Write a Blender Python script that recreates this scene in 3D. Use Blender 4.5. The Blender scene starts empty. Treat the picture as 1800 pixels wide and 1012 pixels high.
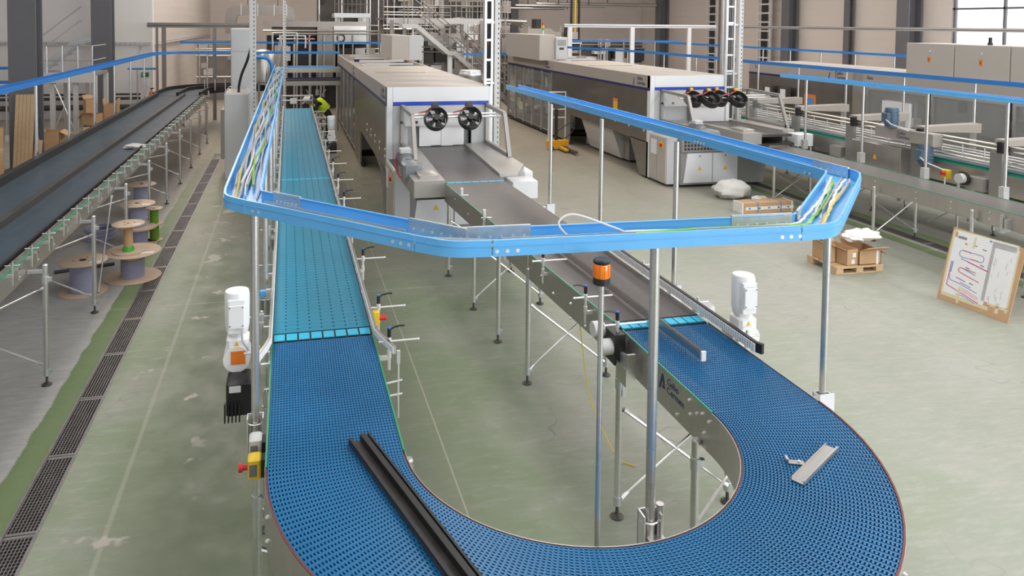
import bpy, math, random
import numpy as np
from mathutils import Matrix, Vector
random.seed(7)
PI = math.pi
scene = bpy.context.scene
COL = scene.collection

# ------------------------------------------------------------------ camera
# shifted (keystone-corrected) wide view from a platform, eye height 3.4 m
F_PX, PX, PY = 1313.5, 815.0, 98.0
cam_d = bpy.data.cameras.new('camera')
cam = bpy.data.objects.new('camera', cam_d)
COL.objects.link(cam)
ax_x = Vector((0.97344018, 0.00139436, -0.22893728))
ax_y = Vector((-0.2287718, 0.04442171, -0.97246603))
ax_z = Vector((0.00881381, 0.9990119, 0.04356087))
R = Matrix((ax_x, ax_y, ax_z))           # rows: world axes seen from the camera
cam.matrix_world = Matrix.Translation((0, 0, 3.4)) @ R.to_4x4()
cam_d.sensor_width = 36.0
cam_d.sensor_fit = 'HORIZONTAL'
cam_d.lens = 36.0 * F_PX / 1800.0
cam_d.shift_x = (900 - PX) / 1800.0
cam_d.shift_y = (PY - 506) / 1800.0
cam_d.clip_start = 0.05
cam_d.clip_end = 300
scene.camera = cam

# ------------------------------------------------------------------ exposure, world, lights
scene.view_settings.view_transform = 'Standard'
scene.view_settings.look = 'None'
scene.view_settings.exposure = 0.08
scene.view_settings.gamma = 1.0
scene.view_settings.use_curve_mapping = False
world = bpy.data.worlds.new('world')
scene.world = world
world.use_nodes = True
wb = world.node_tree.nodes['Background']
wb.inputs[0].default_value = (0.93, 0.96, 1.0, 1)
wb.inputs[1].default_value = 2.4

def area(name, loc, rot, sx, sy, watts, col):
    l = bpy.data.lights.new(name, 'AREA')
    l.shape = 'RECTANGLE'; l.size = sx; l.size_y = sy
    l.energy = watts; l.color = col
    o = bpy.data.objects.new(name, l); COL.objects.link(o)
    o.location = loc; o.rotation_euler = rot
    return o

NEUT = (1.0, 0.985, 0.97)
WARM = (1.0, 0.90, 0.81)
# added area lights under the unseen closed ceiling, neutral near and warm far
for i, (x, w) in enumerate(((-3.5, 480), (4.5, 640), (13.0, 900))):
    area('ceiling_fill', (x, 3.0, 8.9), (0, 0, 0), 2.2, 20, w, NEUT)
for i, (x, w) in enumerate(((-2.0, 950), (7.0, 1050), (16.0, 1000))):
    area('ceiling_fill', (x, 29.0, 8.9), (0, 0, 0), 2.2, 26, w, WARM)
# added area light for an assumed gate, unbuilt and unseen behind the photographer
area('assumed_gate_light', (13.0, -8.8, 3.2), (math.radians(90), 0, 0), 16, 6, 1500, (0.92, 0.96, 1.0))
area('window_daylight', (23.6, 12.0, 5.0), (0, math.radians(90), 0), 4.5, 22, 1000, (0.95, 0.97, 1.0))  # area light standing for daylight of the window bay on the right

# ------------------------------------------------------------------ materials
MATS = {}
def mat(name, col, rough=0.5, metal=0.0, noise=None, bump=None, spec=0.5, coat=0.0, alpha=None, trans=0.0, emit=None):
    """noise=(scale, amount, stretch xyz) mottles the colour; bump=(scale, strength, stretch)"""
    m = bpy.data.materials.new(name); m.use_nodes = True
    nt = m.node_tree; b = nt.nodes['Principled BSDF']
    b.inputs['Base Color'].default_value = (*col, 1)
    b.inputs['Roughness'].default_value = rough
    b.inputs['Metallic'].default_value = metal
    b.inputs['Specular IOR Level'].default_value = spec
    b.inputs['Coat Weight'].default_value = coat
    if trans: b.inputs['Transmission Weight'].default_value = trans
    if alpha is not None: b.inputs['Alpha'].default_value = alpha
    if emit:
        b.inputs['Emission Color'].default_value = (*emit[0], 1)
        b.inputs['Emission Strength'].default_value = emit[1]
    tc = None
    def coords(st):
        nonlocal tc
        if tc is None: tc = nt.nodes.new('ShaderNodeTexCoord')
        mp = nt.nodes.new('ShaderNodeMapping'); mp.inputs['Scale'].default_value = st
        nt.links.new(tc.outputs['Object'], mp.inputs[0]); return mp.outputs[0]
    if noise:
        sc, am, st = noise
        n = nt.nodes.new('ShaderNodeTexNoise'); n.inputs['Scale'].default_value = sc; n.inputs['Detail'].default_value = 6
        nt.links.new(coords(st), n.inputs['Vector'])
        mx = nt.nodes.new('ShaderNodeMix'); mx.data_type = 'RGBA'
        mx.inputs[6].default_value = (*[max(0, c * (1 - am)) for c in col], 1)
        mx.inputs[7].default_value = (*[min(1, c * (1 + am)) for c in col], 1)
        nt.links.new(n.outputs['Fac'], mx.inputs[0]); nt.links.new(mx.outputs[2], b.inputs['Base Color'])
        mr = nt.nodes.new('ShaderNodeMapRange'); mr.inputs[3].default_value = max(0.02, rough - 0.08); mr.inputs[4].default_value = min(1, rough + 0.08)
        nt.links.new(n.outputs['Fac'], mr.inputs[0]); nt.links.new(mr.outputs[0], b.inputs['Roughness'])
    if bump:
        sc, am, st = bump
        n = nt.nodes.new('ShaderNodeTexNoise'); n.inputs['Scale'].default_value = sc; n.inputs['Detail'].default_value = 4
        nt.links.new(coords(st), n.inputs['Vector'])
        bp = nt.nodes.new('ShaderNodeBump'); bp.inputs['Strength'].default_value = am; bp.inputs['Distance'].default_value = 0.01
        nt.links.new(n.outputs['Fac'], bp.inputs['Height']); nt.links.new(bp.outputs[0], b.inputs['Normal'])
    MATS[name] = m
    return m

U1 = (1, 1, 1)
mat('stainless', (0.60, 0.585, 0.56), 0.32, 1.0, (3, 0.05, U1))
mat('frame_grey', (0.34, 0.325, 0.31), 0.42, 0.45, (3, 0.06, U1))
mat('table_steel', (0.46, 0.44, 0.42), 0.40, 0.45, (3, 0.06, U1))
mat('arm_steel', (0.50, 0.45, 0.40), 0.42, 0.35, (3, 0.06, U1))
mat('stainless_pipe', (0.68, 0.67, 0.66), 0.30, 0.90, (6, 0.05, (1, 1, 8)))
mat('stainless_side', (0.52, 0.495, 0.47), 0.36, 0.85, (2.5, 0.12, (1, 6, 1)))
mat('galvanised', (0.62, 0.64, 0.66), 0.38, 0.85, (22, 0.16, U1))
mat('machine_steel', (0.29, 0.272, 0.255), 0.30, 0.85, (1.5, 0.10, (1, 3, 1)))
mat('lane_teal', (0.012, 0.11, 0.135), 0.4, 0.0, (4, 0.15, U1))
mat('far_steel', (0.26, 0.245, 0.23), 0.42, 0.6, (3, 0.12, U1))
mat('belt_grey', (0.185, 0.17, 0.165), 0.34, 0.2, (5, 0.18, (1, 4, 1)), (160, 0.15, (1, 3, 1)))
mat('bright_zinc', (0.78, 0.78, 0.78), 0.35, 0.6, (8, 0.06, U1))
mat('white_paint', (0.76, 0.77, 0.80), 0.38, 0.0, (3, 0.03, U1))
mat('motor_white', (0.86, 0.87, 0.88), 0.35, 0.0, (3, 0.02, U1))
mat('taupe_paint', (0.40, 0.365, 0.33), 0.42, 0.0, (3, 0.05, U1))
mat('roof_taupe', (0.44, 0.405, 0.37), 0.5, 0.0, (4, 0.06, U1))
mat('grey_paint', (0.27, 0.265, 0.26), 0.42, 0.0, (3, 0.06, U1))
mat('light_grey', (0.60, 0.60, 0.60), 0.42, 0.0, (3, 0.04, U1))
mat('column_grey', (0.135, 0.135, 0.15), 0.55, 0.0, (3, 0.10, U1))
mat('cabinet_grey', (0.55, 0.56, 0.57), 0.42, 0.0, (3, 0.03, U1))
mat('cabinet_beige', (0.47, 0.435, 0.40), 0.45, 0.0, (3, 0.04, U1))
mat('navy', (0.015, 0.02, 0.12), 0.4)
mat('stripe_blue', (0.015, 0.06, 0.48), 0.4)
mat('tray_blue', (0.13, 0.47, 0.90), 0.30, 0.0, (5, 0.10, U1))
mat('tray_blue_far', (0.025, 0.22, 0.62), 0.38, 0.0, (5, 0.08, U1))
mat('belt_blue', (0.010, 0.135, 0.315), 0.36, 0.0, (1.6, 0.25, U1))
mat('belt_blue_base', (0.006, 0.05, 0.15), 0.6)  # darkened belt blue: shade inside the belt holes put into the colour
mat('belt_teal', (0.008, 0.225, 0.36), 0.40, 0.0, (2.0, 0.14, U1))
mat('teal_strip', (0.03, 0.47, 0.70), 0.4, 0.0, (6, 0.1, U1))
mat('belt_teal_base', (0.004, 0.05, 0.085), 0.7)
mat('belt_dark', (0.105, 0.093, 0.092), 0.33, 0.25, (5, 0.22, (1, 4, 1)), (160, 0.18, (1, 3, 1)))
mat('belt_slate', (0.036, 0.062, 0.085), 0.40, 0.0, (3, 0.22, (2, 1, 1)), (120, 0.10, U1))
mat('black_plastic', (0.016, 0.016, 0.018), 0.42, 0.0, (9, 0.3, U1))
mat('black_worn', (0.045, 0.040, 0.038), 0.38, 0.0, (9, 0.75, (1, 1, 3)))
mat('rubber', (0.03, 0.03, 0.03), 0.8)
mat('green_strip', (0.015, 0.30, 0.16), 0.4)
mat('red_strip', (0.17, 0.035, 0.03), 0.45)
mat('signal_red', (0.62, 0.03, 0.03), 0.35)
mat('yellow', (0.80, 0.55, 0.03), 0.4, 0.0, (4, 0.06, U1))
mat('warning_yellow', (0.85, 0.50, 0.02), 0.45)
mat('truck_yellow', (0.75, 0.38, 0.02), 0.4, 0.0, (4, 0.1, U1))
mat('orange_lens', (0.95, 0.24, 0.005), 0.12, 0.0, None, None, 0.6, 0.5)
mat('orange', (0.80, 0.20, 0.02), 0.45)
mat('blue_grey', (0.10, 0.16, 0.24), 0.42, 0.0, (6, 0.15, U1))
mat('motor_grey', (0.22, 0.235, 0.255), 0.4, 0.1, (6, 0.15, U1))
mat('knob_blue', (0.03, 0.16, 0.50), 0.4)
mat('sensor_blue', (0.12, 0.42, 0.85), 0.35)
mat('cardboard', (0.53, 0.335, 0.185), 0.8, 0.0, (5, 0.12, U1), (40, 0.15, U1))
mat('chipboard', (0.56, 0.42, 0.31), 0.75, 0.0, (18, 0.16, U1))
mat('pallet_wood', (0.60, 0.42, 0.24), 0.75, 0.0, (7, 0.22, (1, 12, 12)))
mat('plank_wood', (0.50, 0.36, 0.22), 0.7, 0.0, (6, 0.25, (14, 14, 1)))
mat('paper', (0.80, 0.80, 0.81), 0.7, 0.0, (12, 0.05, U1))
mat('masking_tape', (0.70, 0.62, 0.42), 0.6)
mat('duct_tape', (0.25, 0.25, 0.26), 0.4)
mat('ink_magenta', (0.55, 0.03, 0.22), 0.6)
mat('ink_red', (0.62, 0.12, 0.12), 0.6)
mat('ink_blue', (0.10, 0.28, 0.55), 0.6)
mat('ink_grey', (0.18, 0.18, 0.19), 0.6)
mat('ink_orange', (0.75, 0.28, 0.06), 0.6)
mat('ink_violet', (0.30, 0.25, 0.45), 0.6)
mat('plastic_film', (0.82, 0.82, 0.82), 0.25, 0.0, (8, 0.08, U1), (14, 0.5, U1))
mat('foam_white', (0.66, 0.64, 0.62), 0.6, 0.0, (6, 0.10, U1), (18, 0.4, U1))
mat('cable_grey', (0.42, 0.43, 0.47), 0.45)
mat('cable_white', (0.72, 0.72, 0.73), 0.4)
mat('cable_green', (0.22, 0.55, 0.04), 0.4)
mat('cable_yellow', (0.75, 0.55, 0.03), 0.4)
mat('cable_black', (0.02, 0.02, 0.022), 0.45)
mat('wire_wound', (0.38, 0.385, 0.53), 0.42, 0.0, (10, 0.25, (1, 1, 40)), (60, 0.9, (0.4, 0.4, 9)))
mat('wire_green', (0.17, 0.36, 0.03), 0.42, 0.0, (10, 0.25, (1, 1, 40)), (60, 0.9, (0.4, 0.4, 9)))
mat('tape_green', (0.04, 0.42, 0.03), 0.4)
mat('curtain', (0.84, 0.84, 0.85), 0.45)
mat('glass', (0.80, 0.84, 0.85), 0.05, 0.0, None, None, 0.5, 0, 0.13)
mat('steel_dark', (0.09, 0.085, 0.08), 0.5, 0.5, (5, 0.2, U1))
mat('machine_dark', (0.035, 0.033, 0.032), 0.5, 0.2, (6, 0.4, U1))
mat('duct_metal', (0.36, 0.325, 0.295), 0.36, 0.9, (2, 0.15, U1))
mat('hi_vis', (0.62, 0.80, 0.02), 0.6)
mat('reflective', (0.75, 0.75, 0.76), 0.35, 0.3)
mat('dark_cloth', (0.012, 0.012, 0.016), 0.8)
mat('skin', (0.55, 0.33, 0.24), 0.55)
mat('helmet_white', (0.75, 0.74, 0.72), 0.4)
mat('lamp_red', (0.8, 0.03, 0.02), 0.3, emit=((1, 0.12, 0.03), 3))
mat('exit_green', (0.01, 0.20, 0.07), 0.4)
mat('drain_metal', (0.30, 0.285, 0.285), 0.42, 0.8, (9, 0.25, U1))
mat('drain_pit', (0.025, 0.024, 0.024), 0.9)
mat('logo_navy', (0.02, 0.03, 0.12), 0.5)
mat('logo_orange', (0.75, 0.18, 0.05), 0.5)

def wall_mat(name, col, rib=None):
    m = mat(name, col, 0.65, 0.0, (0.35, 0.05, U1))
    if rib:
        nt = m.node_tree; b = nt.nodes['Principled BSDF']
        tc = nt.nodes.new('ShaderNodeTexCoord'); w = nt.nodes.new('ShaderNodeTexWave')
        w.bands_direction = rib[0]; w.inputs['Scale'].default_value = rib[1]
        nt.links.new(tc.outputs['Object'], w.inputs['Vector'])
        bp = nt.nodes.new('ShaderNodeBump'); bp.inputs['Strength'].default_value = 0.12; bp.inputs['Distance'].default_value = 0.02
        nt.links.new(w.outputs['Fac'], bp.inputs['Height']); nt.links.new(bp.outputs[0], b.inputs['Normal'])
    return m
wall_mat('wall_white', (0.76, 0.745, 0.745))
wall_mat('wall_warm_lit', (0.66, 0.60, 0.57), ('Z', 0.9))  # pinkish cast of the warm lamps painted into the wall colour
wall_mat('ceiling_white', (0.72, 0.71, 0.69))

def floor_material():
    m = bpy.data.materials.new('floor_paint'); m.use_nodes = True
    nt = m.node_tree; N = nt.nodes; L = nt.links; b = N['Principled BSDF']
    tc = N.new('ShaderNodeTexCoord'); sep = N.new('ShaderNodeSeparateXYZ'); L.new(tc.outputs['Object'], sep.inputs[0])
    def noise(sc, det=6, st=None, rough=0.6):
        n = N.new('ShaderNodeTexNoise'); n.inputs['Scale'].default_value = sc; n.inputs['Detail'].default_value = det
        n.inputs['Roughness'].default_value = rough
        if st:
            mp = N.new('ShaderNodeMapping'); mp.inputs['Scale'].default_value = st; mp.inputs['Rotation'].default_value = (0, 0, 0.5)
            L.new(tc.outputs['Object'], mp.inputs[0]); L.new(mp.outputs[0], n.inputs['Vector'])
        else: L.new(tc.outputs['Object'], n.inputs['Vector'])
        return n.outputs['Fac']
    def math_(op, a, bb, c=None):
        n = N.new('ShaderNodeMath'); n.operation = op
        for i, v in enumerate((a, bb, c)):
            if v is None: continue
            if isinstance(v, (int, float)): n.inputs[i].default_value = v
            else: L.new(v, n.inputs[i])
        return n.outputs[0]
    def rng(v, a, bb, c=0.0, d=1.0):
        n = N.new('ShaderNodeMapRange'); n.clamp = True
        n.inputs[1].default_value = a; n.inputs[2].default_value = bb; n.inputs[3].default_value = c; n.inputs[4].default_value = d
        L.new(v, n.inputs[0]); return n.outputs[0]
    def mix(f, a, bb):
        n = N.new('ShaderNodeMix'); n.data_type = 'RGBA'
        if isinstance(f, (int, float)): n.inputs[0].default_value = f
        else: L.new(f, n.inputs[0])
        for i, v in ((6, a), (7, bb)):
            if isinstance(v, tuple): n.inputs[i].default_value = (*v, 1)
            else: L.new(v, n.inputs[i])
        return n.outputs[2]
    x, y = sep.outputs[0], sep.outputs[1]
    big = noise(0.55, 7); mid = noise(2.6, 8, None, 0.7); scr = noise(3.0, 9, (1.2, 5, 1), 0.75)
    col = mix(rng(big, 0.42, 0.70), (0.235, 0.285, 0.185), (0.38, 0.37, 0.335))
    # wear in the paint: pale scuffs
    col = mix(math_('MULTIPLY', rng(scr, 0.50, 0.72), 0.6), col, (0.47, 0.452, 0.42))
    col = mix(math_('MULTIPLY', rng(mid, 0.52, 0.30), 0.30), col, (0.20, 0.255, 0.155))
    # paint worn to grey towards the right of the hall
    wr = rng(math_('MULTIPLY_ADD', mid, 3.0, x), 3.2, 7.0)
    col = mix(math_('MULTIPLY', wr, 0.62), col, mix(rng(scr, 0.3, 0.7), (0.315, 0.325, 0.285), (0.42, 0.41, 0.385)))
    # greener, darker lane beside the drain on the left
    wob = math_('ADD', x, math_('MULTIPLY_ADD', mid, 0.3, -0.15))
    lane = math_('MULTIPLY', rng(wob, -1.5, -0.9), rng(wob, 2.6, 0.3))
    col = mix(math_('MULTIPLY', lane, 0.86), col, (0.115, 0.145, 0.083))
    # browner far down the hall: reflection of the warm lights painted in
    far = rng(math_('MULTIPLY_ADD', big, 6.0, y), 13.0, 22.0)
    col = mix(math_('MULTIPLY', far, 0.75), col, (0.27, 0.225, 0.165))
    # unpainted grey concrete left of the drain
    edge = math_('MULTIPLY_ADD', mid, 0.10, x)
    grey = mix(rng(scr, 0.35, 0.7), (0.36, 0.355, 0.35), (0.52, 0.51, 0.50))
    grey = mix(math_('MULTIPLY', far, 0.7), grey, (0.27, 0.225, 0.165))  # same painted warm-light brown over the far concrete
    col = mix(rng(edge, -1.985, -2.005), col, grey)
    # green painted band between concrete and drain
    band = math_('MULTIPLY', rng(edge, -2.00, -1.985), rng(edge, -1.77, -1.79))
    col = mix(math_('MULTIPLY', band, math_('MULTIPLY_ADD', far, -0.8, 0.85)), col, (0.135, 0.205, 0.075))
    for a, bb in ((9.42, 9.66), (9.98, 10.22)):
        bd = math_('MULTIPLY', rng(edge, a, a + 0.03), rng(edge, bb + 0.03, bb))
        col = mix(math_('MULTIPLY', bd, 0.85), col, (0.12, 0.19, 0.06))
    # saw-cut joints
    for c0 in (1.21, -1.18, 6.82):
        d = math_('ABSOLUTE', math_('SUBTRACT', x, c0), None)
        w = 0.008 if c0 > 0 else 0.022
        col = mix(math_('MULTIPLY', rng(d, w, w * 0.5), 0.6 if c0 > 0 else 0.3), col, (0.46, 0.43, 0.36))
    for c0 in (9.35, 15.0):
        d = math_('ABSOLUTE', math_('SUBTRACT', y, c0), None)
        col = mix(math_('MULTIPLY', rng(d, 0.012, 0.006), 0.5), col, (0.45, 0.42, 0.36))
    # spilled plaster stains left of the first joint
    st = math_('MULTIPLY', rng(noise(2.2, 3), 0.63, 0.66), math_('MULTIPLY', rng(x, -1.5, -1.3), rng(x, -0.6, -0.8)))
    col = mix(math_('MULTIPLY', st, 0.8), col, (0.46, 0.42, 0.37))
    # dark tyre marks
    tm = noise(1.1, 2, (1, 1, 1)); r = math_('ABSOLUTE', math_('SUBTRACT', tm, 0.5), None)
    col = mix(math_('MULTIPLY', math_('MULTIPLY', rng(r, 0.006, 0.0), rng(big, 0.5, 0.62)), 0.45), col, (0.13, 0.14, 0.11))
    L.new(col, b.inputs['Base Color'])
    L.new(rng(mid, 0.3, 0.7, 0.34, 0.58), b.inputs['Roughness'])
    b.inputs['Specular IOR Level'].default_value = 0.45
    bp = N.new('ShaderNodeBump'); bp.inputs['Strength'].default_value = 0.06; bp.inputs['Distance'].default_value = 0.01
    L.new(scr, bp.inputs['Height']); L.new(bp.outputs[0], b.inputs['Normal'])
    MATS['floor_paint'] = m
floor_material()

# ------------------------------------------------------------------ mesh helpers
class MB:
    def __init__(s): s.v = []; s.f = []
    def add(s, vs, fs):
        o = len(s.v); s.v += [tuple(p) for p in vs]; s.f += [tuple(i + o for i in f) for f in fs]; return s
    def box(s, x0, x1, y0, y1, z0, z1):
        return s.add([(x0, y0, z0), (x1, y0, z0), (x1, y1, z0), (x0, y1, z0), (x0, y0, z1), (x1, y0, z1), (x1, y1, z1), (x0, y1, z1)],
                     [(3, 2, 1, 0), (4, 5, 6, 7), (0, 1, 5, 4), (1, 2, 6, 5), (2, 3, 7, 6), (3, 0, 4, 7)])
    def bbox(s, x0, x1, y0, y1, z0, z1, b=0.01):
        """box with bevelled vertical and top edges"""
        pl = [(x0 + b, y0), (x1 - b, y0), (x1, y0 + b), (x1, y1 - b), (x1 - b, y1), (x0 + b, y1), (x0, y1 - b), (x0, y0 + b)]
        cx, cy = (x0 + x1) / 2, (y0 + y1) / 2
        def inset(p): return (p[0] + (b if p[0] < cx else -b), p[1] + (b if p[1] < cy else -b))
        vs = [(*p, z0) for p in pl] + [(*p, z1 - b) for p in pl] + [(*inset(p), z1) for p in pl]
        fs = [tuple(range(7, -1, -1)), tuple(range(16, 24))]
        for k in (0, 8):
            fs += [(k + i, k + (i + 1) % 8, k + 8 + (i + 1) % 8, k + 8 + i) for i in range(8)]
        return s.add(vs, fs)
    def prism(s, poly, axis, a, b):
        """2D polygon extruded along an axis; poly is in the two remaining axes in xyz order"""
        n = len(poly)
        def pt(p, t): return {'x': (t, p[0], p[1]), 'y': (p[0], t, p[1]), 'z': (p[0], p[1], t)}[axis]
        vs = [pt(p, a) for p in poly] + [pt(p, b) for p in poly]
        fs = [tuple(range(n - 1, -1, -1)), tuple(range(n, 2 * n))] + [(i, (i + 1) % n, n + (i + 1) % n, n + i) for i in range(n)]
        return s.add(vs, fs)
    def cyl(s, p0, p1, r, n=10, r2=None):
        p0, p1 = Vector(p0), Vector(p1); d = (p1 - p0).normalized()
        u = d.orthogonal().normalized(); w = d.cross(u); r2 = r if r2 is None else r2
        vs = []
        for p, rr in ((p0, r), (p1, r2)):
            vs += [p + (u * math.cos(2 * PI * i / n) + w * math.sin(2 * PI * i / n)) * rr for i in range(n)]
        return s.add(vs, [tuple(range(n - 1, -1, -1)), tuple(range(n, 2 * n))] + [(i, (i + 1) % n, n + (i + 1) % n, n + i) for i in range(n)])
    def tube(s, pts, r, n=6, closed=False):
        pts = [Vector(p) for p in pts]; m = len(pts); vs = []; u = None
        for i, p in enumerate(pts):
            a = pts[i - 1] if (i > 0 or closed) else p; c = pts[(i + 1) % m] if (i < m - 1 or closed) else p
            d = (c - a).normalized()
            u = d.orthogonal().normalized() if u is None else (u - d * u.dot(d)).normalized()
            w = d.cross(u)
            vs += [p + (u * math.cos(2 * PI * k / n) + w * math.sin(2 * PI * k / n)) * r for k in range(n)]
        fs = []
        for i in range(m if closed else m - 1):
            j = (i + 1) % m
            fs += [(i * n + k, i * n + (k + 1) % n, j * n + (k + 1) % n, j * n + k) for k in range(n)]
        if not closed: fs += [tuple(range(n - 1, -1, -1)), tuple(range((m - 1) * n, m * n))]
        return s.add(vs, fs)
    def lathe(s, c, prof, n=24):
        """prof: (radius, z) from bottom to top, about a vertical axis through c"""
        vs = []; m = len(prof)
        for r, z in prof:
            vs += [(c[0] + r * math.cos(2 * PI * i / n), c[1] + r * math.sin(2 * PI * i / n), c[2] + z) for i in range(n)]
        fs = []
        for k in range(m - 1):
            fs += [(k * n + i, k * n + (i + 1) % n, (k + 1) * n + (i + 1) % n, (k + 1) * n + i) for i in range(n)]
        fs += [tuple(range(n - 1, -1, -1)), tuple(range((m - 1) * n, m * n))]
        return s.add(vs, fs)
    def sweep(s, path, prof, caps=True):
        """closed profile (offset to the right of travel, z) carried along a flat path of (x, y)"""
        P = [Vector(p) for p in path]; n = len(P); m = len(prof); vs = []
        for i in range(n):
            d0 = (P[i] - P[i - 1]).normalized() if i else (P[1] - P[0]).normalized()
            d1 = (P[i + 1] - P[i]).normalized() if i < n - 1 else d0
            t = (d0 + d1).normalized(); nn = Vector((t.y, -t.x)); k = 1 / max(0.3, t.dot(d0))
            vs += [(P[i].x + nn.x * o * k, P[i].y + nn.y * o * k, z) for o, z in prof]
        fs = []
        for i in range(n - 1):
            fs += [(i * m + k, i * m + (k + 1) % m, (i + 1) * m + (k + 1) % m, (i + 1) * m + k) for k in range(m)]
        if caps: fs += [tuple(range(m)), tuple(range(n * m - 1, (n - 1) * m - 1, -1))]
        return s.add(vs, fs)
    def xf(s, M):
        s.v = [tuple(M @ Vector(p)) for p in s.v]; return s
    def mesh(s, name, material, off=(0, 0, 0), smooth=True):
        me = bpy.data.meshes.new(name)
        ox, oy, oz = off
        me.from_pydata([(p[0] - ox, p[1] - oy, p[2] - oz) for p in s.v], [], s.f)
        me.validate(); me.update()
        me.materials.append(MATS[material])
        if smooth:
            me.shade_smooth(); me.set_sharp_from_angle(angle=math.radians(38))
        return me
    def build(s, name, material, parent=None, smooth=True, label=None, kind=None):
        off = ROOT.get(parent.name, (0, 0, 0)) if parent else (0, 0, 0)
        o = bpy.data.objects.new(name, s.mesh(name, material, off, smooth))
        COL.objects.link(o)
        if parent:
            o.parent = parent; ROOT[o.name] = off
        if label: o['label'] = label
        if kind: o['kind'] = kind
        return o

ROOT = {}
def thing(name, label, cat, loc=(0, 0, 0), group=None):
    o = bpy.data.objects.new(name, None); COL.objects.link(o)
    o.location = loc; o.empty_display_size = 0.1
    o['label'] = label; o['category'] = cat
    if group: o['group'] = group
    ROOT[o.name] = tuple(loc)
    return o
def tag(o, label, cat, group=None):
    o['label'] = label; o['category'] = cat
    if group: o['group'] = group
    return o
def single(mb, name, material, label, cat, base=None, group=None, smooth=True):
    """a thing that is one mesh, with its origin at its base"""
    if base is None:
        a = np.array(mb.v); lo, hi = a.min(0), a.max(0); base = ((lo[0] + hi[0]) / 2, (lo[1] + hi[1]) / 2, lo[2])
    base = tuple(float(c) for c in base)
    o = bpy.data.objects.new(name, mb.mesh(name, material, base, smooth)); COL.objects.link(o)
    o.location = base
    return tag(o, label, cat, group)
def struct(mb, name, material, parent=None):
    o = mb.build(name, material, parent, smooth=False)
    if not parent: o['kind'] = 'structure'
    return o
def inst(name, me, parent, loc, rz=0.0, label=None):
    """one more copy of a shared mesh as a part; loc is in world space"""
    off = ROOT[parent.name]
    o = bpy.data.objects.new(name, me); COL.objects.link(o)
    o.parent = parent
    o.location = (loc[0] - off[0], loc[1] - off[1], loc[2] - off[2]); o.rotation_euler = (0, 0, rz)
    ROOT[o.name] = tuple(loc)
    if label: o['label'] = label
    return o
def child(name, me, parent):
    """sub-part sharing mesh data, at the origin of its part"""
    o = bpy.data.objects.new(name, me); COL.objects.link(o); o.parent = parent
    return o
def text(name, s, size, M, material, parent):
    """flat printed lettering, standing in its own plane given by matrix M"""
    c = bpy.data.curves.new(name, 'FONT'); c.body = s; c.size = size; c.space_line = 0.85; c.extrude = 0.0005
    t = bpy.data.objects.new('tmp_text', c); COL.objects.link(t)
    bpy.context.view_layer.update()
    me = bpy.data.meshes.new_from_object(t)
    bpy.data.objects.remove(t); bpy.data.curves.remove(c)
    off = ROOT[parent.name]
    me.transform(Matrix.Translation((-off[0], -off[1], -off[2])) @ M)
    me.materials.clear(); me.materials.append(MATS[material])
    o = bpy.data.objects.new(name, me); COL.objects.link(o); o.parent = parent; ROOT[o.name] = off
    return o
# planes for lettering
def face_minus_x(x, y, z): return Matrix(((0, 0, -1, x), (-1, 0, 0, y), (0, 1, 0, z), (0, 0, 0, 1)))   # reads from the -X side
def face_minus_y(x, y, z): return Matrix(((1, 0, 0, x), (0, 0, -1, y), (0, 1, 0, z), (0, 0, 0, 1)))     # reads from the camera side
def arc(cx, cy, r, a0, a1, n): return [(cx + r * math.cos(a0 + (a1 - a0) * i / n), cy + r * math.sin(a0 + (a1 - a0) * i / n)) for i in range(n + 1)]
def rounded(path, rad, n=6):
    """flat path with its inner corners rounded"""
    out = [path[0]]
    for i in range(1, len(path) - 1):
        p = Vector(path[i]); a = (Vector(path[i - 1]) - p).normalized(); b = (Vector(path[i + 1]) - p).normalized()
        ang = a.angle(b); t = rad / math.tan(ang / 2)
        p0, p1 = p + a * t, p + b * t; c = p + (a + b).normalized() * (rad / math.sin(ang / 2))
        a0 = math.atan2(p0.y - c.y, p0.x - c.x); a1 = math.atan2(p1.y - c.y, p1.x - c.x)
        da = (a1 - a0 + PI) % (2 * PI) - PI
        out += [(c.x + rad * math.cos(a0 + da * k / n), c.y + rad * math.sin(a0 + da * k / n)) for k in range(n + 1)]
    out.append(path[-1]); return [tuple(p) for p in out]

# ================================================================== THE HALL
floor_mb = MB()
# slab with the two drain channels left open
xs = [-14, -1.83, -1.625, 9.72, 9.93, 25]
for i in range(5):
    if i in (1, 3): continue
    floor_mb.box(xs[i], xs[i + 1], -10, 62, -0.2, 0)
floor_mb.box(-1.83, -1.625, 20.0, 62, -0.2, 0); floor_mb.box(9.72, 9.93, 18.0, 62, -0.2, 0)
floor_mb.box(-1.83, -1.625, -10, 2.0, -0.2, 0); floor_mb.box(9.72, 9.93, -10, 4.0, -0.2, 0)
struct(floor_mb, 'floor', 'floor_paint')
m = MB().box(-14, -4.62, 28, 28.3, 0, 9.2); struct(m, 'wall_left_return', 'wall_white')
m = MB().box(-4.92, -4.62, 28.3, 48, 0, 9.2); struct(m, 'wall_left', 'wall_warm_lit')
m = MB().box(-14.3, -14, -10, 28.3, 0, 9.2); struct(m, 'wall_far_left', 'wall_white')
m = MB()      # back wall with the open gate
m.box(-4.92, 5.3, 48, 48.3, 0, 9.2).box(6.4, 25, 48, 48.3, 0, 9.2).box(5.3, 6.4, 48, 48.3, 3.1, 9.2)
struct(m, 'wall_back', 'wall_warm_lit')
m = MB()      # right wall with the window bay
m.box(24, 24.3, 22.9, 48, 0, 9.2).box(24, 24.3, -10, 1, 0, 9.2).box(24, 24.3, 1, 22.9, 0, 2.7).box(24, 24.3, 1, 22.9, 7.3, 9.2)
struct(m, 'wall_right', 'wall_warm_lit')
m = MB()
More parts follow.
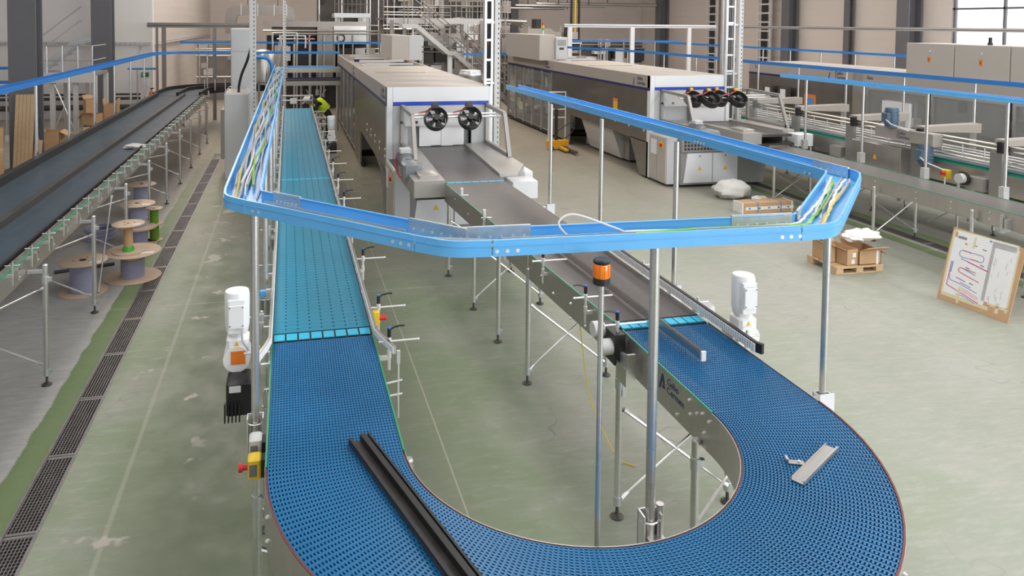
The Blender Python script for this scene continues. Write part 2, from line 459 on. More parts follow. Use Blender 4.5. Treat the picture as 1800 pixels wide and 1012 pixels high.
m.box(-14, 25, -10.3, -10, 0, 9.2); struct(m, 'wall_front', 'wall_white')
m = MB().box(-14.3, 25.3, -10.3, 62, 9.2, 9.4); struct(m, 'ceiling', 'ceiling_white')
# window bay: mullions and panes
win = MB()
for k in range(12): win.box(24.02, 24.12, 1.0 + k * 1.98, 1.07 + k * 1.98, 2.7, 7.3)
for z in (2.7, 4.05, 5.6, 7.22): win.box(24.02, 24.12, 1, 22.9, z, z + 0.07)
wobj = struct(win, 'window_1', 'column_grey')
for k in range(11):
    MB().box(24.06, 24.075, 1.07 + k * 1.98, 1.0 + (k + 1) * 1.98, 2.77, 7.22).build('pane', 'glass', wobj)

# steel columns of the hall
def h_column(x, y, w, d, label, rz=0, z1=9.2):
    t = 0.05
    poly = [(-w/2, -d/2), (w/2, -d/2), (w/2, -d/2 + t), (t/2, -d/2 + t), (t/2, d/2 - t), (w/2, d/2 - t), (w/2, d/2), (-w/2, d/2), (-w/2, d/2 - t), (-t/2, d/2 - t), (-t/2, -d/2 + t), (-w/2, -d/2 + t)]
    mb = MB().prism(poly, 'z', 0, z1).xf(Matrix.Rotation(rz, 4, 'Z'))
    mb.box(-w*0.7, w*0.7, -d*0.7, d*0.7, 0, 0.04)
    mb.xf(Matrix.Translation((x, y, 0)))
    return single(mb, 'steel_column', 'column_grey', label, 'column', (x, y, 0), 'steel columns of the hall')
h_column(-5.74, 18.6, 0.56, 0.50, 'broad dark grey steel column behind the leaning planks')
h_column(-5.82, 26.2, 0.60, 0.50, 'dark grey steel column behind the left conveyor beside the cardboard boxes')
h_column(23.6, 24.45, 0.6, 0.62, 'dark grey steel column just left of the bright window', PI/2)
h_column(23.75, 27.85, 0.3, 0.26, 'slim dark steel column second from the bright window', PI/2)
h_column(23.6, 31.6, 0.55, 0.5, 'dark grey steel column third from the bright window', PI/2)
h_column(23.6, 44.3, 0.6, 0.6, 'dark grey steel column in the far right corner of the hall', PI/2)
h_column(14.6, 47.6, 0.5, 0.5, 'dark steel column on the back wall behind the pipes')
h_column(9.2, 47.6, 0.5, 0.5, 'dark steel column on the back wall right of the stair platform')
# wall pipes on the left return wall, exit sign
wt = thing('wire_cable_tray', 'wire mesh cable tray on the white wall at left', 'cable tray', (-9, 27.9, 2.5))
m = MB()
for z in (2.53, 2.58, 2.63): m.cyl((-13.95, 27.92, z), (-4.66, 27.92, z), 0.008, 6)
for k in range(60): m.box(-13.9 + k * 0.156, -13.89 + k * 0.156, 27.84, 27.94, 2.525, 2.635)
m.build('wire_basket', 'galvanised', wt)
for k in range(6): MB().box(-13 + k * 1.6, -12.96 + k * 1.6, 27.8, 27.99, 2.47, 2.53).build('bracket', 'galvanised', wt)
single(MB().cyl((-4.56, 28.4, 2.54), (-4.56, 47.8, 2.54), 0.012, 6).cyl((-4.56, 28.4, 2.62), (-4.56, 47.8, 2.62), 0.012, 6).box(-4.61, -4.54, 28.4, 47.8, 2.53, 2.545), 'wire_cable_tray', 'galvanised', 'wire cable tray receding along the warm-lit left wall', 'cable tray')
ex = thing('exit_sign', 'small green exit sign on the white wall at left', 'sign', (-4.87, 27.9, 1.45))
MB().box(-4.99, -4.75, 27.95, 28.0, 1.43, 1.58).build('panel', 'exit_green', ex)
MB().box(-4.95, -4.88, 27.945, 27.951, 1.47, 1.54).prism([(-4.86, 1.49), (-4.86, 1.52), (-4.83, 1.505)], 'y', 27.945, 27.951).build('pictogram', 'paper', ex)
single(MB().box(-4.98, -4.76, 27.96, 28.0, 1.10, 1.38), 'wall_notice', 'paper', 'white paper notice under the exit sign', 'notice')
fe = thing('fire_extinguisher', 'orange-red extinguisher standing by the left wall', 'extinguisher', (-4.55, 27.3, 0.75))
MB().lathe((-4.55, 27.3, 0.72), [(0.06, 0), (0.085, 0.02), (0.085, 0.2), (0.04, 0.27), (0.02, 0.3)], 16).build('cylinder', 'orange', fe)
MB().cyl((-4.55, 27.3, 1.0), (-4.55, 27.3, 1.09), 0.02, 8).box(-4.6, -4.47, 27.28, 27.32, 1.06, 1.09).build('valve', 'black_plastic', fe)
MB().box(-4.66, -4.44, 27.2, 27.4, 0, 0.72).build('stand', 'white_paint', fe)
for k, (z, r) in enumerate(((0.42, 0.09), (0.72, 0.05), (0.86, 0.035))):
    single(MB().tube([(-13, 27.6, z), (-6.2, 27.6, z), (-4.95, 27.55, z)], r, 10), 'wall_pipe', 'steel_dark',
           ('thick dark pipe low along the left wall', 'dark pipe running at mid height on the left wall', 'thin dark upper pipe on the left wall')[k], 'pipe', None, 'pipes along the left wall')

# ------------------------------------------------------------------ floor drains
def drain(x0, x1, y0, n, pitch, label):
    t = thing('floor_drain', label, 'drain', (x0, y0, 0))
    MB().box(x0 + 0.0, x1, y0, y0 + n * pitch, -0.2, -0.11).build('channel', 'drain_pit', t)
    fr = MB(); fr.box(x0 - 0.012, x0 + 0.006, y0, y0 + n * pitch, -0.1, 0.004); fr.box(x1 - 0.006, x1 + 0.012, y0, y0 + n * pitch, -0.1, 0.004)
    fr.build('channel_edge', 'drain_metal', t)
    g = MB(); w = x1 - x0 - 0.016
    g.box(0, w, 0.004, 0.03, -0.035, -0.002); g.box(0, w, pitch - 0.03, pitch - 0.004, -0.035, -0.002)
    nb = 9
    for k in range(nb): g.box(k * (w - 0.006) / (nb - 1), k * (w - 0.006) / (nb - 1) + 0.006, 0.004, pitch - 0.004, -0.035, -0.003)
    nc = int(pitch / 0.032)
    for k in range(1, nc): g.box(0, w, k * pitch / nc - 0.002, k * pitch / nc + 0.002, -0.03, -0.006)
    me = g.mesh('grate', 'drain_metal')
    for k in range(n): inst('grate', me, t, (x0 + 0.008, y0 + k * pitch, 0))
drain(-1.83, -1.625, 2.55, 18, 0.925, 'long slotted steel floor drain in the green lane at left')
drain(9.72, 9.93, 4.1, 15, 0.925, 'slotted steel floor drain between green bands at right')

# ================================================================== CONVEYOR KIT
ZB = 1.25                                 # belt height
def pipe_leg_mesh(h, r=0.024):
    return MB().cyl((0, 0, 0.10), (0, 0, h), r, 14).cyl((0, 0, h), (0, 0, h + 0.012), r * 0.96, 14, r * 0.7).mesh('leg', 'stainless_pipe')
FOOT = MB().lathe((0, 0, 0), [(0.044, 0), (0.046, 0.008), (0.03, 0.018), (0.013, 0.024), (0.010, 0.10)], 16).mesh('foot', 'steel_dark')
COLLAR = MB().cyl((0, 0, 0.09), (0, 0, 0.15), 0.028, 14).box(0.02, 0.05, -0.012, 0.012, 0.12, 0.145).mesh('collar', 'galvanised')
def leg(parent, x, y, h, rz=0.0, top_collar=True):
    key = round(h, 3)
    if key not in LEGS: LEGS[key] = (pipe_leg_mesh(h), MB().cyl((0, 0, h - 0.17), (0, 0, h - 0.10), 0.029, 14).box(0.02, 0.055, -0.015, 0.015, h - 0.155, h - 0.115).mesh('clamp_collar', 'galvanised'))
    l = inst('leg', LEGS[key][0], parent, (x, y, 0), rz)
    child('foot', FOOT, l); child('collar', COLLAR, l)
    if top_collar: child('clamp_collar', LEGS[key][1], l)
    return l
LEGS = {}
def brace(parent, p0, p1, r=0.011):
    a, b = Vector(p0), Vector(p1); d = (b - a).normalized()
    m = MB().cyl(a + d * 0.05, b - d * 0.05, r, 8).cyl(a, a + d * 0.06, 0.018, 8, r).cyl(b - d * 0.06, b, r, 8, 0.018)
    return m.build('brace', 'stainless_pipe', parent)
# guide-rail clamp: upright with knob and lever, rod across, little bracket; +X points away from the belt
def clamp_meshes(rod_in, rod_out, z_rod, lever=True, mm='bright_zinc', g=1.0):
    s = MB().cyl((0, 0, -0.10), (0, 0, z_rod + 0.04), 0.010 * g, 10).cyl((0, 0, -0.02), (0, 0, 0.03), 0.015 * g, 10).cyl((0, 0, z_rod - 0.02), (0, 0, z_rod + 0.02), 0.016 * g, 10)
    s.cyl((-rod_in, 0, z_rod), (rod_out, 0, z_rod), 0.007 * g, 8).cyl((rod_out - 0.012, 0, z_rod), (rod_out, 0, z_rod), 0.009, 8)
    s.box(-0.07, 0.0, -0.012, 0.012, -0.03, -0.005).box(-0.075, -0.062, -0.025, 0.025, -0.11, 0.0)
    k = MB().cyl((0, 0, z_rod + 0.03), (0, 0, z_rod + 0.085), 0.013, 10)
    if lever: k.tube([(0, 0, z_rod + 0.075), (0.03, 0, z_rod + 0.092), (0.07, 0, z_rod + 0.10), (0.10, 0, z_rod + 0.098)], 0.0065, 6)
    c = MB().cyl((0, 0, z_rod + 0.085), (0, 0, z_rod + 0.094), 0.012, 10)
    return s.mesh('guide_clamp', mm), k.mesh('handle', 'black_plastic'), c.mesh('cap', 'knob_blue')
CL_LONG = clamp_meshes(0.07, 0.20, 0.09)
CL_SHORT = clamp_meshes(0.07, 0.09, 0.07, False)
CL_IN = clamp_meshes(0.22, 0.10, 0.10)
CL_LANE = clamp_meshes(0.06, 0.06, 0.07, False, 'stainless_pipe', 0.7)
def clamp(parent, kit, x, y, z, rz=0.0, handle=True):
    c = inst('guide_clamp', kit[0], parent, (x, y, z), rz)
    if handle:
        child('handle', kit[1], c); child('cap', kit[2], c)
    return c
BOLT = MB().cyl((0, 0, 0), (0.008, 0, 0), 0.011, 8).cyl((0.008, 0, 0), (0.014, 0, 0), 0.006, 8).mesh('bolt', 'bright_zinc')
def bolts(parent, pts, rz): 
    for p in pts: inst('bolt', BOLT, parent, p, rz)

# ------------------------------------------------------------------ U-turn conveyor, blue modular belt
CX, CY, RC, HW = 1.43, 3.62, 1.20, 0.33
Y_L, Y_R = 5.06, 4.78
uc = thing('curve_conveyor', 'U-shaped conveyor with blue open-grid modular belt in the foreground', 'conveyor', (CX, CY, 0))
def u_path(r, n=48):
    """outer/inner line of the U, from the left straight round to the right straight"""
    return [(CX - r, Y_L)] + arc(CX, CY, r, PI, 2 * PI, n) + [(CX + r, Y_R)]
L1 = Y_L - CY; L2 = PI * RC; L3 = Y_R - CY
def u_at(s, u, z):
    """belt coordinate: s along the centre line, u outwards"""
    if s < L1: return (CX - RC - u, Y_L - s, z)
    if s < L1 + L2:
        a = PI + (s - L1) / RC; return (CX + (RC + u) * math.cos(a), CY + (RC + u) * math.sin(a), z)
    return (CX + RC + u, CY + s - L1 - L2, z)
bed = MB().sweep(u_path(RC), [(-HW, ZB - 0.030), (HW, ZB - 0.030), (HW, ZB - 0.013), (-HW, ZB - 0.013)])
bed.build('belt_bed', 'belt_blue_base', uc)
vs, fs = [], []
pitch_s, ncol = 0.0275, 41
nrow = int((L1 + L2 + L3) / pitch_s)
def cell(s0, s1, u0, u1, z0, z1, slope=0.0):
    o = len(vs)
    for z, q in ((z0, 0), (z1, slope)):
        vs.extend([u_at(s0, u0, z), u_at(s1, u0, z - q), u_at(s1, u1, z - q), u_at(s0, u1, z)])
    fs.extend([(o+4, o+5, o+6, o+7), (o, o+1, o+5, o+4), (o+1, o+2, o+6, o+5), (o+2, o+3, o+7, o+6), (o+3, o, o+4, o+7)])
du = 2 * (HW - 0.004) / ncol
for i in range(nrow):
    s0 = i * pitch_s
    # spine of the module row, chopped so it follows the turn
    cell(s0, s0 + 0.0125, -HW + 0.002, HW - 0.002, ZB - 0.013, ZB - 0.001, 0.002)
    for j in range(ncol + 1):
        u0 = -HW + 0.004 + j * du
        cell(s0 + 0.0105, s0 + pitch_s + 0.002, max(u0 - 0.0042, -HW + 0.002), min(u0 + 0.0042, HW - 0.002), ZB - 0.013, ZB, 0.0015)
b = MB(); b.v = vs; b.f = fs
bo = b.build('belt_links', 'belt_blue', uc, smooth=False, kind='stuff')
# side frames (stainless plate), wear strips
for r, nm in ((RC + HW, 1), (RC - HW, -1)):
    th = 0.004
    o0, o1 = (0.008, 0.008 + th) if nm > 0 else (-0.008 - th, -0.008)
    # sweep offset is to the right of travel; travel is down-left then right, so outward is to the right
    MB().sweep(u_path(r), [(o0, ZB - 0.24), (o1, ZB - 0.24), (o1, ZB - 0.002), (o0, ZB - 0.002)]).build('side_frame', 'stainless_side', uc)
    a = [(CX - r, Y_L), (CX - r, CY + 0.02)]; c = arc(CX, CY, r, PI, 2 * PI, 48); d = [(CX + r, CY + 0.02), (CX + r, Y_R)]
    pr = [(0.001, ZB - 0.02), (0.010, ZB - 0.02), (0.010, ZB + 0.003), (0.001, ZB + 0.003)] if nm > 0 else [(-0.010, ZB - 0.02), (-0.001, ZB - 0.02), (-0.001, ZB + 0.003), (-0.010, ZB + 0.003)]
    MB().sweep(a, pr).build('wear_strip', 'green_strip', uc, label='green straight wear strip')
    if nm < 0: pr = [(-0.007, ZB - 0.03), (0.003, ZB - 0.03), (0.003, ZB - 0.008), (-0.007, ZB - 0.008)]
    MB().sweep(c, pr).build('wear_strip', 'red_strip', uc, label='dark red curved wear strip')
    if nm < 0: pr = [(-0.010, ZB - 0.02), (-0.001, ZB - 0.02), (-0.001, ZB + 0.003), (-0.010, ZB + 0.003)]
    MB().sweep(d, pr).build('wear_strip', 'green_strip' if nm < 0 else 'stainless_side', uc)
for k in range(9):       # bolts on the outer frame
    a = PI + (k + 0.5) * PI / 9
    x, y = CX + (RC + HW + 0.012) * math.cos(a), CY + (RC + HW + 0.012) * math.sin(a)
    for dz in (0.06, 0.17): inst('bolt', BOLT, uc, (x, y, ZB - dz), a)
xi = CX + RC - HW - 0.012
bolts(uc, [(xi, y, z) for y, z in ((3.86, 1.21), (3.85, 1.13), (3.78, 1.17), (3.72, 1.20), (3.70, 1.10), (3.65, 1.19), (4.36, 1.20), (4.34, 1.12), (4.3, 1.06), (4.0, 1.05))], PI)
# logo on the inner side of the right straight
lg = face_minus_x(xi - 0.001, 4.13, 1.175)
text('logo_lettering', 'Gebo\nCermex', 0.062, lg, 'logo_navy', uc)
MB().prism([(4.215, 1.11), (4.235, 1.11), (4.195, 1.215), (4.18, 1.215), (4.15, 1.13), (4.165, 1.13), (4.19, 1.175)], 'x', xi - 0.0015, xi - 0.0005).build('logo_mark', 'logo_navy', uc)
MB().cyl((xi - 0.0015, 4.152, 1.155), (xi - 0.0005, 4.152, 1.155), 0.009, 10).build('logo_dot', 'logo_orange', uc)
MB().cyl((xi - 0.0015, 4.18, 1.135), (xi - 0.0005, 4.18, 1.135), 0.011, 10).build('logo_dot', 'logo_navy', uc)
# legs and braces
for x, y, h in ((-0.16, 3.96, 1.02), (0.64, 3.93, 1.02), (-0.14, 5.03, 0.95), (0.62, 5.0, 0.95), (2.26, 3.74, 1.04), (3.05, 4.62, 1.0), (2.21, 4.64, 1.08)):
    leg(uc, x, y, h)
brace(uc, (2.24, 4.63, 0.76), (3.03, 4.60, 0.14)); brace(uc, (2.24, 4.63, 0.14), (3.03, 4.60, 0.76))
brace(uc, (-0.155, 4.0, 0.60), (0.60, 3.93, 0.30)); brace(uc, (2.27, 3.74, 0.55), (3.03, 4.6, 0.2))
for x, y in ((2.20, 4.64),):
    MB().box(x - 0.005, x + 0.06, y - 0.02, y + 0.02, 0.92, 0.95).box(x + 0.02, x + 0.05, y - 0.03, y + 0.03, 0.86, 1.15).build('leg_bracket', 'galvanised', uc)
# hanging chain guard with two hooks on the inside of the left straight
g = MB().cyl((0.655, 4.45, 0.98), (0.655, 4.45, 1.38), 0.006, 8)
g.cyl((0.57, 4.45, 1.20), (0.68, 4.45, 1.215), 0.007, 8).cyl((0.57, 4.45, 1.12), (0.68, 4.45, 1.13), 0.007, 8).box(0.645, 0.665, 4.44, 4.46, 1.32, 1.40)
g.build('hook_rod', 'bright_zinc', uc)
# emergency stop box and junction box on the left side
es = MB().bbox(-0.20, -0.135, 3.80, 3.88, 1.10, 1.20, 0.008).build('stop_box', 'yellow', uc, label='yellow emergency stop box')
MB().box(-0.135, -0.10, 3.805, 3.875, 1.10, 1.19).build('box_back', 'black_plastic', es)
MB().cyl((-0.20, 3.83, 1.15), (-0.225, 3.83, 1.15), 0.014, 12).cyl((-0.225, 3.83, 1.15), (-0.245, 3.83, 1.15), 0.022, 14).build('push_button', 'signal_red', es)
MB().box(-0.192, -0.155, 3.7975, 3.80, 1.115, 1.175).build('type_label', 'ink_grey', es)
jb = MB().bbox(-0.20, -0.135, 3.93, 4.02, 1.13, 1.23, 0.008).build('junction_box', 'light_grey', uc)
MB().box(-0.135, -0.10, 3.935, 4.015, 1.14, 1.21).build('box_back', 'black_plastic', jb)
MB().box(-0.192, -0.155, 3.9275, 3.93, 1.15, 1.20).build('type_label', 'ink_grey', jb)
# inner drive end: rollers and bracket plate at the start of the right straight
MB().cyl((2.18, 4.86, 1.24), (2.10, 4.86, 1.24), 0.055, 18).build('end_roller', 'light_grey', uc)
MB().cyl((2.18, 4.72, 1.17), (2.10, 4.72, 1.17), 0.055, 18).build('end_roller', 'light_grey', uc)
MB().box(2.18, 2.26, 4.66, 4.92, 1.06, 1.27).build('drive_plate', 'black_plastic', uc)
MB().box(2.19, 2.20, 4.50, 4.66, 0.98, 1.10).box(2.2, 2.26, 4.50, 4.52, 0.98, 1.2).build('bracket_plate', 'stainless', uc)

# loose metal profiles lying on the blue belt
def channel_profile(w, h, t): return [(-w/2, 0), (w/2, 0), (w/2, h), (w/2 - t, h), (w/2 - t, t), (-w/2 + t, t), (-w/2 + t, h), (-w/2, h)]
a = Vector((0.352, 3.765)); bq = Vector((0.72, 2.45))
ln = (bq - a).length; ang = math.atan2(bq.y - a.y, bq.x - a.x)
def profile_piece(name, material, a, b, w, h, label, extra=None):
    a, b = Vector(a), Vector(b); ln = (b - a).length; ang = math.atan2(b.y - a.y, b.x - a.x)
    t = thing(name, label, 'profile', (a.x, a.y, ZB + 0.001))
    mb = MB().prism(channel_profile(w, h, 0.004), 'x', 0, ln)
    if extra: extra(mb, ln)
    mb.xf(Matrix.Translation((a.x, a.y, ZB + 0.001)) @ Matrix.Rotation(ang, 4, 'Z'))
    mb.build('channel', material, t)
    return t, a, ang, ln
pt, pa, pang, pln = profile_piece('black_channel_profile', 'black_worn', (0.352, 3.765), (0.74, 2.42), 0.112, 0.026, 'long black plastic guide profile lying across the blue belt')
mb = MB().box(0, pln, 0.006, 0.034, 0.004, 0.038).box(0, pln, -0.056, -0.040, 0.02, 0.032).box(0, pln, 0.045, 0.056, 0.02, 0.036)
mb.xf(Matrix.Translation((pa.x, pa.y, ZB + 0.001)) @ Matrix.Rotation(pang, 4, 'Z')).build('raised_rib', 'black_plastic', pt)
pt, pa, pang, pln = profile_piece('short_steel_channel', 'stainless_side', (2.335, 2.975), (2.70, 3.19), 0.062, 0.016, 'short shiny steel channel lying on the right side of the blue belt')
MB().box(0.0, pln, -0.031, -0.022, 0.015, 0.019).xf(Matrix.Translation((pa.x, pa.y, ZB + 0.001)) @ Matrix.Rotation(pang, 4, 'Z')).build('lip', 'stainless', pt)
ct = thing('steel_clip', 'tiny bent steel clip beside the short channel on the blue belt', 'clip', (2.43, 3.12, ZB + 0.001))
mb = MB().prism([(-0.04, 0), (0.04, 0), (0.04, 0.003), (-0.037, 0.003), (-0.037, 0.02), (-0.045, 0.024), (-0.048, 0.021), (-0.04, 0.018)], 'y', -0.018, 0.018)
mb.xf(Matrix.Translation((2.435, 3.12, ZB + 0.001)) @ Matrix.Rotation(-0.4, 4, 'Z')).build('clip_body', 'stainless_side', ct)
MB().cyl((2.45, 3.115, ZB + 0.004), (2.45, 3.115, ZB + 0.012), 0.008, 8).build('screw', 'bright_zinc', ct)

# ------------------------------------------------------------------ straight conveyors
def plate_belt(parent, x0, x1, y0, y1, zb, cols, pitch, material, base):
    """flat-top modular belt: rows of plates, dashed slots between columns"""
    MB().box(x0, x1, y0, y1, zb - 0.03, zb - 0.006).build('belt_bed', base, parent)
    v, f = [], []
    def q(a, b, c, d, z=0.0):
        o = len(v); v.extend([(a, c, zb - 0.006), (b, c, zb - 0.006), (b, d, zb - 0.006), (a, d, zb - 0.006), (a, c, zb + z), (b, c, zb + z), (b, d, zb + z), (a, d, zb + z)])
        f.extend([(o+4, o+5, o+6, o+7), (o, o+1, o+5, o+4), (o+1, o+2, o+6, o+5), (o+2, o+3, o+7, o+6), (o+3, o, o+4, o+7)])
    n = int((y1 - y0) / pitch); cw = (x1 - x0) / cols
    for i in range(n):
        a = y0 + i * pitch
        q(x0, x1, a + 0.0006, a + pitch * 0.66)
        for c in range(cols): q(x0 + c * cw + 0.005 * (c > 0), x0 + (c + 1) * cw - 0.005 * (c < cols - 1), a + pitch * 0.66, a + pitch - 0.0006)
    b = MB(); b.v = v; b.f = f
    return b.build('belt_plates', material, parent, smooth=False, kind='stuff')

tc_ = thing('straight_conveyor', 'long straight conveyor with teal flat modular belt at left of centre', 'conveyor', (0.23, 12, 0))
X0, X1 = -0.10, 0.56
plate_belt(tc_, X0, X1, 5.22, 19.0, ZB, 8, 0.066, 'belt_teal', 'belt_teal_base')
for k in range(8):       # bright transfer plates at the belt joints
    for y, d in ((5.09, 0.10), (10.32, 0.07), (14.9, 0.04)):
        MB().box(X0 + k * 0.0825 + 0.006, X0 + (k + 1) * 0.0825 - 0.006, y, y + d, ZB - 0.002, ZB + 0.004).build('transfer_plate', 'teal_strip', tc_)
MB().box(X0, X1, 5.062, 5.218, ZB - 0.03, ZB - 0.006).build('transfer_bar', 'black_plastic', tc_)
for x, s in ((X0 - 0.006, -1), (X1 + 0.006, 1)):
    MB().box(min(x, x + s * 0.004), max(x, x + s * 0.004), 5.06, 19.0, ZB - 0.24, ZB + 0.002).build('side_frame', 'stainless_side', tc_)
    # guide rail: steel with ribbed white liner, flaring at the mouth
    gx = x + s * 0.012
    path = [(gx, 18.9), (gx, 4.98), (gx + s * 0.02, 4.88), (gx + s * 0.085, 4.66)]
    MB().sweep(path, [(-0.008, ZB + 0.035), (0.008, ZB + 0.035), (0.008, ZB + 0.085), (-0.008, ZB + 0.085)]).build('guide_rail', 'stainless', tc_)
    ln = [(-s * -0.014, ZB + 0.04), (-s * -0.009, ZB + 0.04), (-s * -0.009, ZB + 0.08), (-s * -0.014, ZB + 0.08)]
    MB().sweep(path, ln).build('rail_liner', 'paper', tc_)
CLY = [4.80, 5.40, 6.56, 7.7, 8.86, 9.94, 11.1, 12.2, 13.3, 14.4, 15.5, 16.6, 17.7]
for y in CLY:
    clamp(tc_, CL_LONG, 0.645, y, ZB - 0.03)
    clamp(tc_, CL_SHORT, -0.185, y + 0.05, ZB - 0.03, PI, y < 4)
for y in (6.55, 8.45, 10.35, 12.25, 14.15, 16.05, 17.95):
    leg(tc_, -0.17, y, 1.02); leg(tc_, 0.63, y, 1.02)
    brace(tc_, (-0.15, y, 0.2), (0.61, y, 0.75), 0.009)
# sensors with blue faces along the left side
for y in (5.85, 9.3, 11.0, 12.6):
    s = MB().bbox(-0.215, -0.165, y, y + 0.035, ZB + 0.03, ZB + 0.085, 0.005).build('sensor', 'sensor_blue', tc_)
    MB().box(-0.165, -0.13, y + 0.005, y + 0.03, ZB + 0.02, ZB + 0.09).build('sensor_bracket', 'bright_zinc', s)
# small emergency stop on the right side
s = MB().bbox(0.60, 0.65, 5.36, 5.42, ZB - 0.06, ZB + 0.04, 0.005).build('stop_box', 'yellow', tc_, label='yellow emergency stop box')
MB().cyl((0.65, 5.38, ZB - 0.01), (0.70, 5.38, ZB - 0.01), 0.02, 12).build('push_button', 'signal_red', s)
# drive: upright white motor over worm gear, black inverter below
def drive_motor(parent, x, y, z, label, s=1, white='motor_white'):
    body = MB()
    n = 20; prof = [(0.062, 0.0), (0.070, 0.02), (0.078, 0.06), (0.080, 0.26), (0.074, 0.285), (0.0, 0.29)]
    body.lathe((x, y, z + 0.20), prof, 20)
    body.bbox(x - 0.055, x + 0.055, y - 0.085, y - 0.06, z + 0.23, z + 0.45, 0.006)
    d = body.build('drive_motor', white, parent, label=label)
    MB().bbox(x - 0.065, x + 0.075, y - 0.075, y + 0.075, z, z + 0.20, 0.02).build('gearbox', white, d)
    MB().cyl((x + s * 0.0, y - 0.085, z + 0.06), (x + s * 0.0, y + 0.09, z + 0.06), 0.085, 22).build('gear_cover', white, d)
    MB().bbox(x - 0.05, x + 0.05, y - 0.10, y - 0.083, z + 0.27, z + 0.42, 0.005).build('terminal_box', white, d)
    for sx in (-0.04, 0.04):
        for dz in (0.285, 0.405): MB().cyl((x + sx, y - 0.104, z + dz), (x + sx, y - 0.10, z + dz), 0.004, 6).build('screw', 'steel_dark', d)
    MB().prism([(x - 0.022, z + 0.135), (x + 0.022, z + 0.135), (x, z + 0.175)], 'y', y - 0.0775, y - 0.0755).build('warning_label', 'warning_yellow', d)
    return d
dm = drive_motor(tc_, -0.325, 5.02, 1.16, 'white upright gear motor')
MB().box(-0.36, -0.27, 4.93, 4.936, 1.19, 1.275).build('bearing_label', 'orange', dm)
MB().tube([(-0.29, 4.90, 1.43), (-0.285, 4.88, 1.36), (-0.25, 4.9, 1.29)], 0.007, 6).build('motor_cable', 'cable_grey', dm)
iv = MB().bbox(-0.38, -0.22, 4.78, 4.98, 0.93, 1.14, 0.015).build('inverter', 'black_plastic', tc_, label='black ribbed inverter housing')
for k in range(5): MB().box(-0.39 + k * 0.022, -0.382 + k * 0.022, 4.755, 4.79, 0.90, 1.02).build('fin', 'black_plastic', iv)
MB().box(-0.36, -0.29, 4.776, 4.781, 1.08, 1.12).build('type_label', 'paper', iv)
m2 = drive_motor(tc_, 0.86, 15.4, 1.0, 'white gear motor far along the conveyor')
MB().bbox(0.78, 0.94, 14.9, 15.1, 0.8, 1.02, 0.02).build('inverter', 'black_plastic', tc_)

# centre conveyor: dark belt from the machine to the U-turn
cc = thing('straight_conveyor', 'straight conveyor with dark grey belt leading from the central machine to the U-turn', 'conveyor', (2.63, 6, 0))
def deck(parent, q, zb, material, side='stainless_side', dep=0.24, strip='green_strip', right=True):
    """belt between two slightly converging edges q = [(xl, xr, y), ...]"""
    (a0, b0, y0), (a1, b1, y1) = q
    MB().prism([(a0, y0), (b0, y0), (b1, y1), (a1, y1)], 'z', zb - 0.03, zb).build('belt', material, parent)
    for s, e0, e1 in ((-1, a0, a1), (1, b0, b1)):
        MB().prism([(e0 + s * 0.010, y0), (e0 + s * 0.015, y0), (e1 + s * 0.015, y1), (e1 + s * 0.010, y1)], 'z', zb - dep, zb - 0.003).build('side_frame', side, parent)
        if strip and (s < 0 or right): MB().prism([(e0, y0), (e0 + s * 0.012, y0), (e1 + s * 0.012, y1), (e1, y1)], 'z', zb - 0.02, zb + 0.004).build('wear_strip', strip, parent)
deck(cc, [(2.30, 2.96, 4.93), (2.21, 2.95, 6.60)], ZB, 'belt_dark', right=False)
for k in range(9):
    w = 0.66 / 9
    MB().box(2.30 + k * w + 0.006, 2.30 + (k + 1) * w - 0.004, 4.80, 4.90, ZB - 0.02, ZB + 0.003).build('transfer_plate', 'teal_strip', cc)
MB().box(2.30, 2.96, 4.785, 4.93, ZB - 0.03, ZB - 0.004).build('transfer_bar', 'black_plastic', cc)
gp = [(2.56, 4.18), (2.47, 6.7)]
MB().sweep(gp, [(-0.012, ZB + 0.03), (0.012, ZB + 0.03), (0.012, ZB + 0.085), (-0.012, ZB + 0.085)]).build('guide_rail', 'steel_dark', cc)
MB().sweep(gp, [(-0.017, ZB + 0.035), (-0.0125, ZB + 0.035), (-0.0125, ZB + 0.08), (-0.017, ZB + 0.08)]).build('rail_liner', 'stainless', cc)
MB().box(2.545, 2.575, 4.165, 4.18, ZB + 0.027, ZB + 0.088).build('rail_end', 'paper', cc)
gp2 = [(2.965, 6.75), (2.965, 4.22), (2.985, 4.17)]
MB().sweep(gp2, [(-0.014, ZB + 0.03), (0.012, ZB + 0.03), (0.012, ZB + 0.095), (-0.014, ZB + 0.095)]).build('guide_rail', 'black_plastic', cc)
lin = MB()
for k in range(95): lin.box(2.944, 2.950, 4.20 + k * 0.0265, 4.20 + k * 0.0265 + 0.019, ZB + 0.033, ZB + 0.088)
lin.build('rail_rollers', 'paper', cc, smooth=False, kind='stuff')
for y in (4.72, 5.25, 6.15): clamp(cc, CL_IN, 2.225 + (y - 4.7) * -0.03, y, ZB - 0.03, PI)
for y in (4.42, 5.05, 5.95): clamp(cc, CL_SHORT, 3.04, y, ZB - 0.03, 0, False)
for y in (6.6,): leg(cc, 2.2, y, 1.10); leg(cc, 3.0, y, 1.05)
brace(cc, (2.22, 6.6, 0.76), (2.98, 6.6, 0.14)); brace(cc, (2.22, 6.6, 0.14), (2.98, 6.6, 0.76))
dm2 = drive_motor(cc, 3.135, 4.62, 1.16, 'white upright gear motor with yellow warning triangle')
MB().cyl((3.02, 4.62, 1.22), (3.06, 4.62, 1.22), 0.07, 18).build('shaft_flange', 'stainless', dm2)
MB().lathe((3.12, 5.1, 1.18), [(0.085, 0), (0.085, 0.05), (0.07, 0.07)], 18).build('round_cover', 'light_grey', cc)
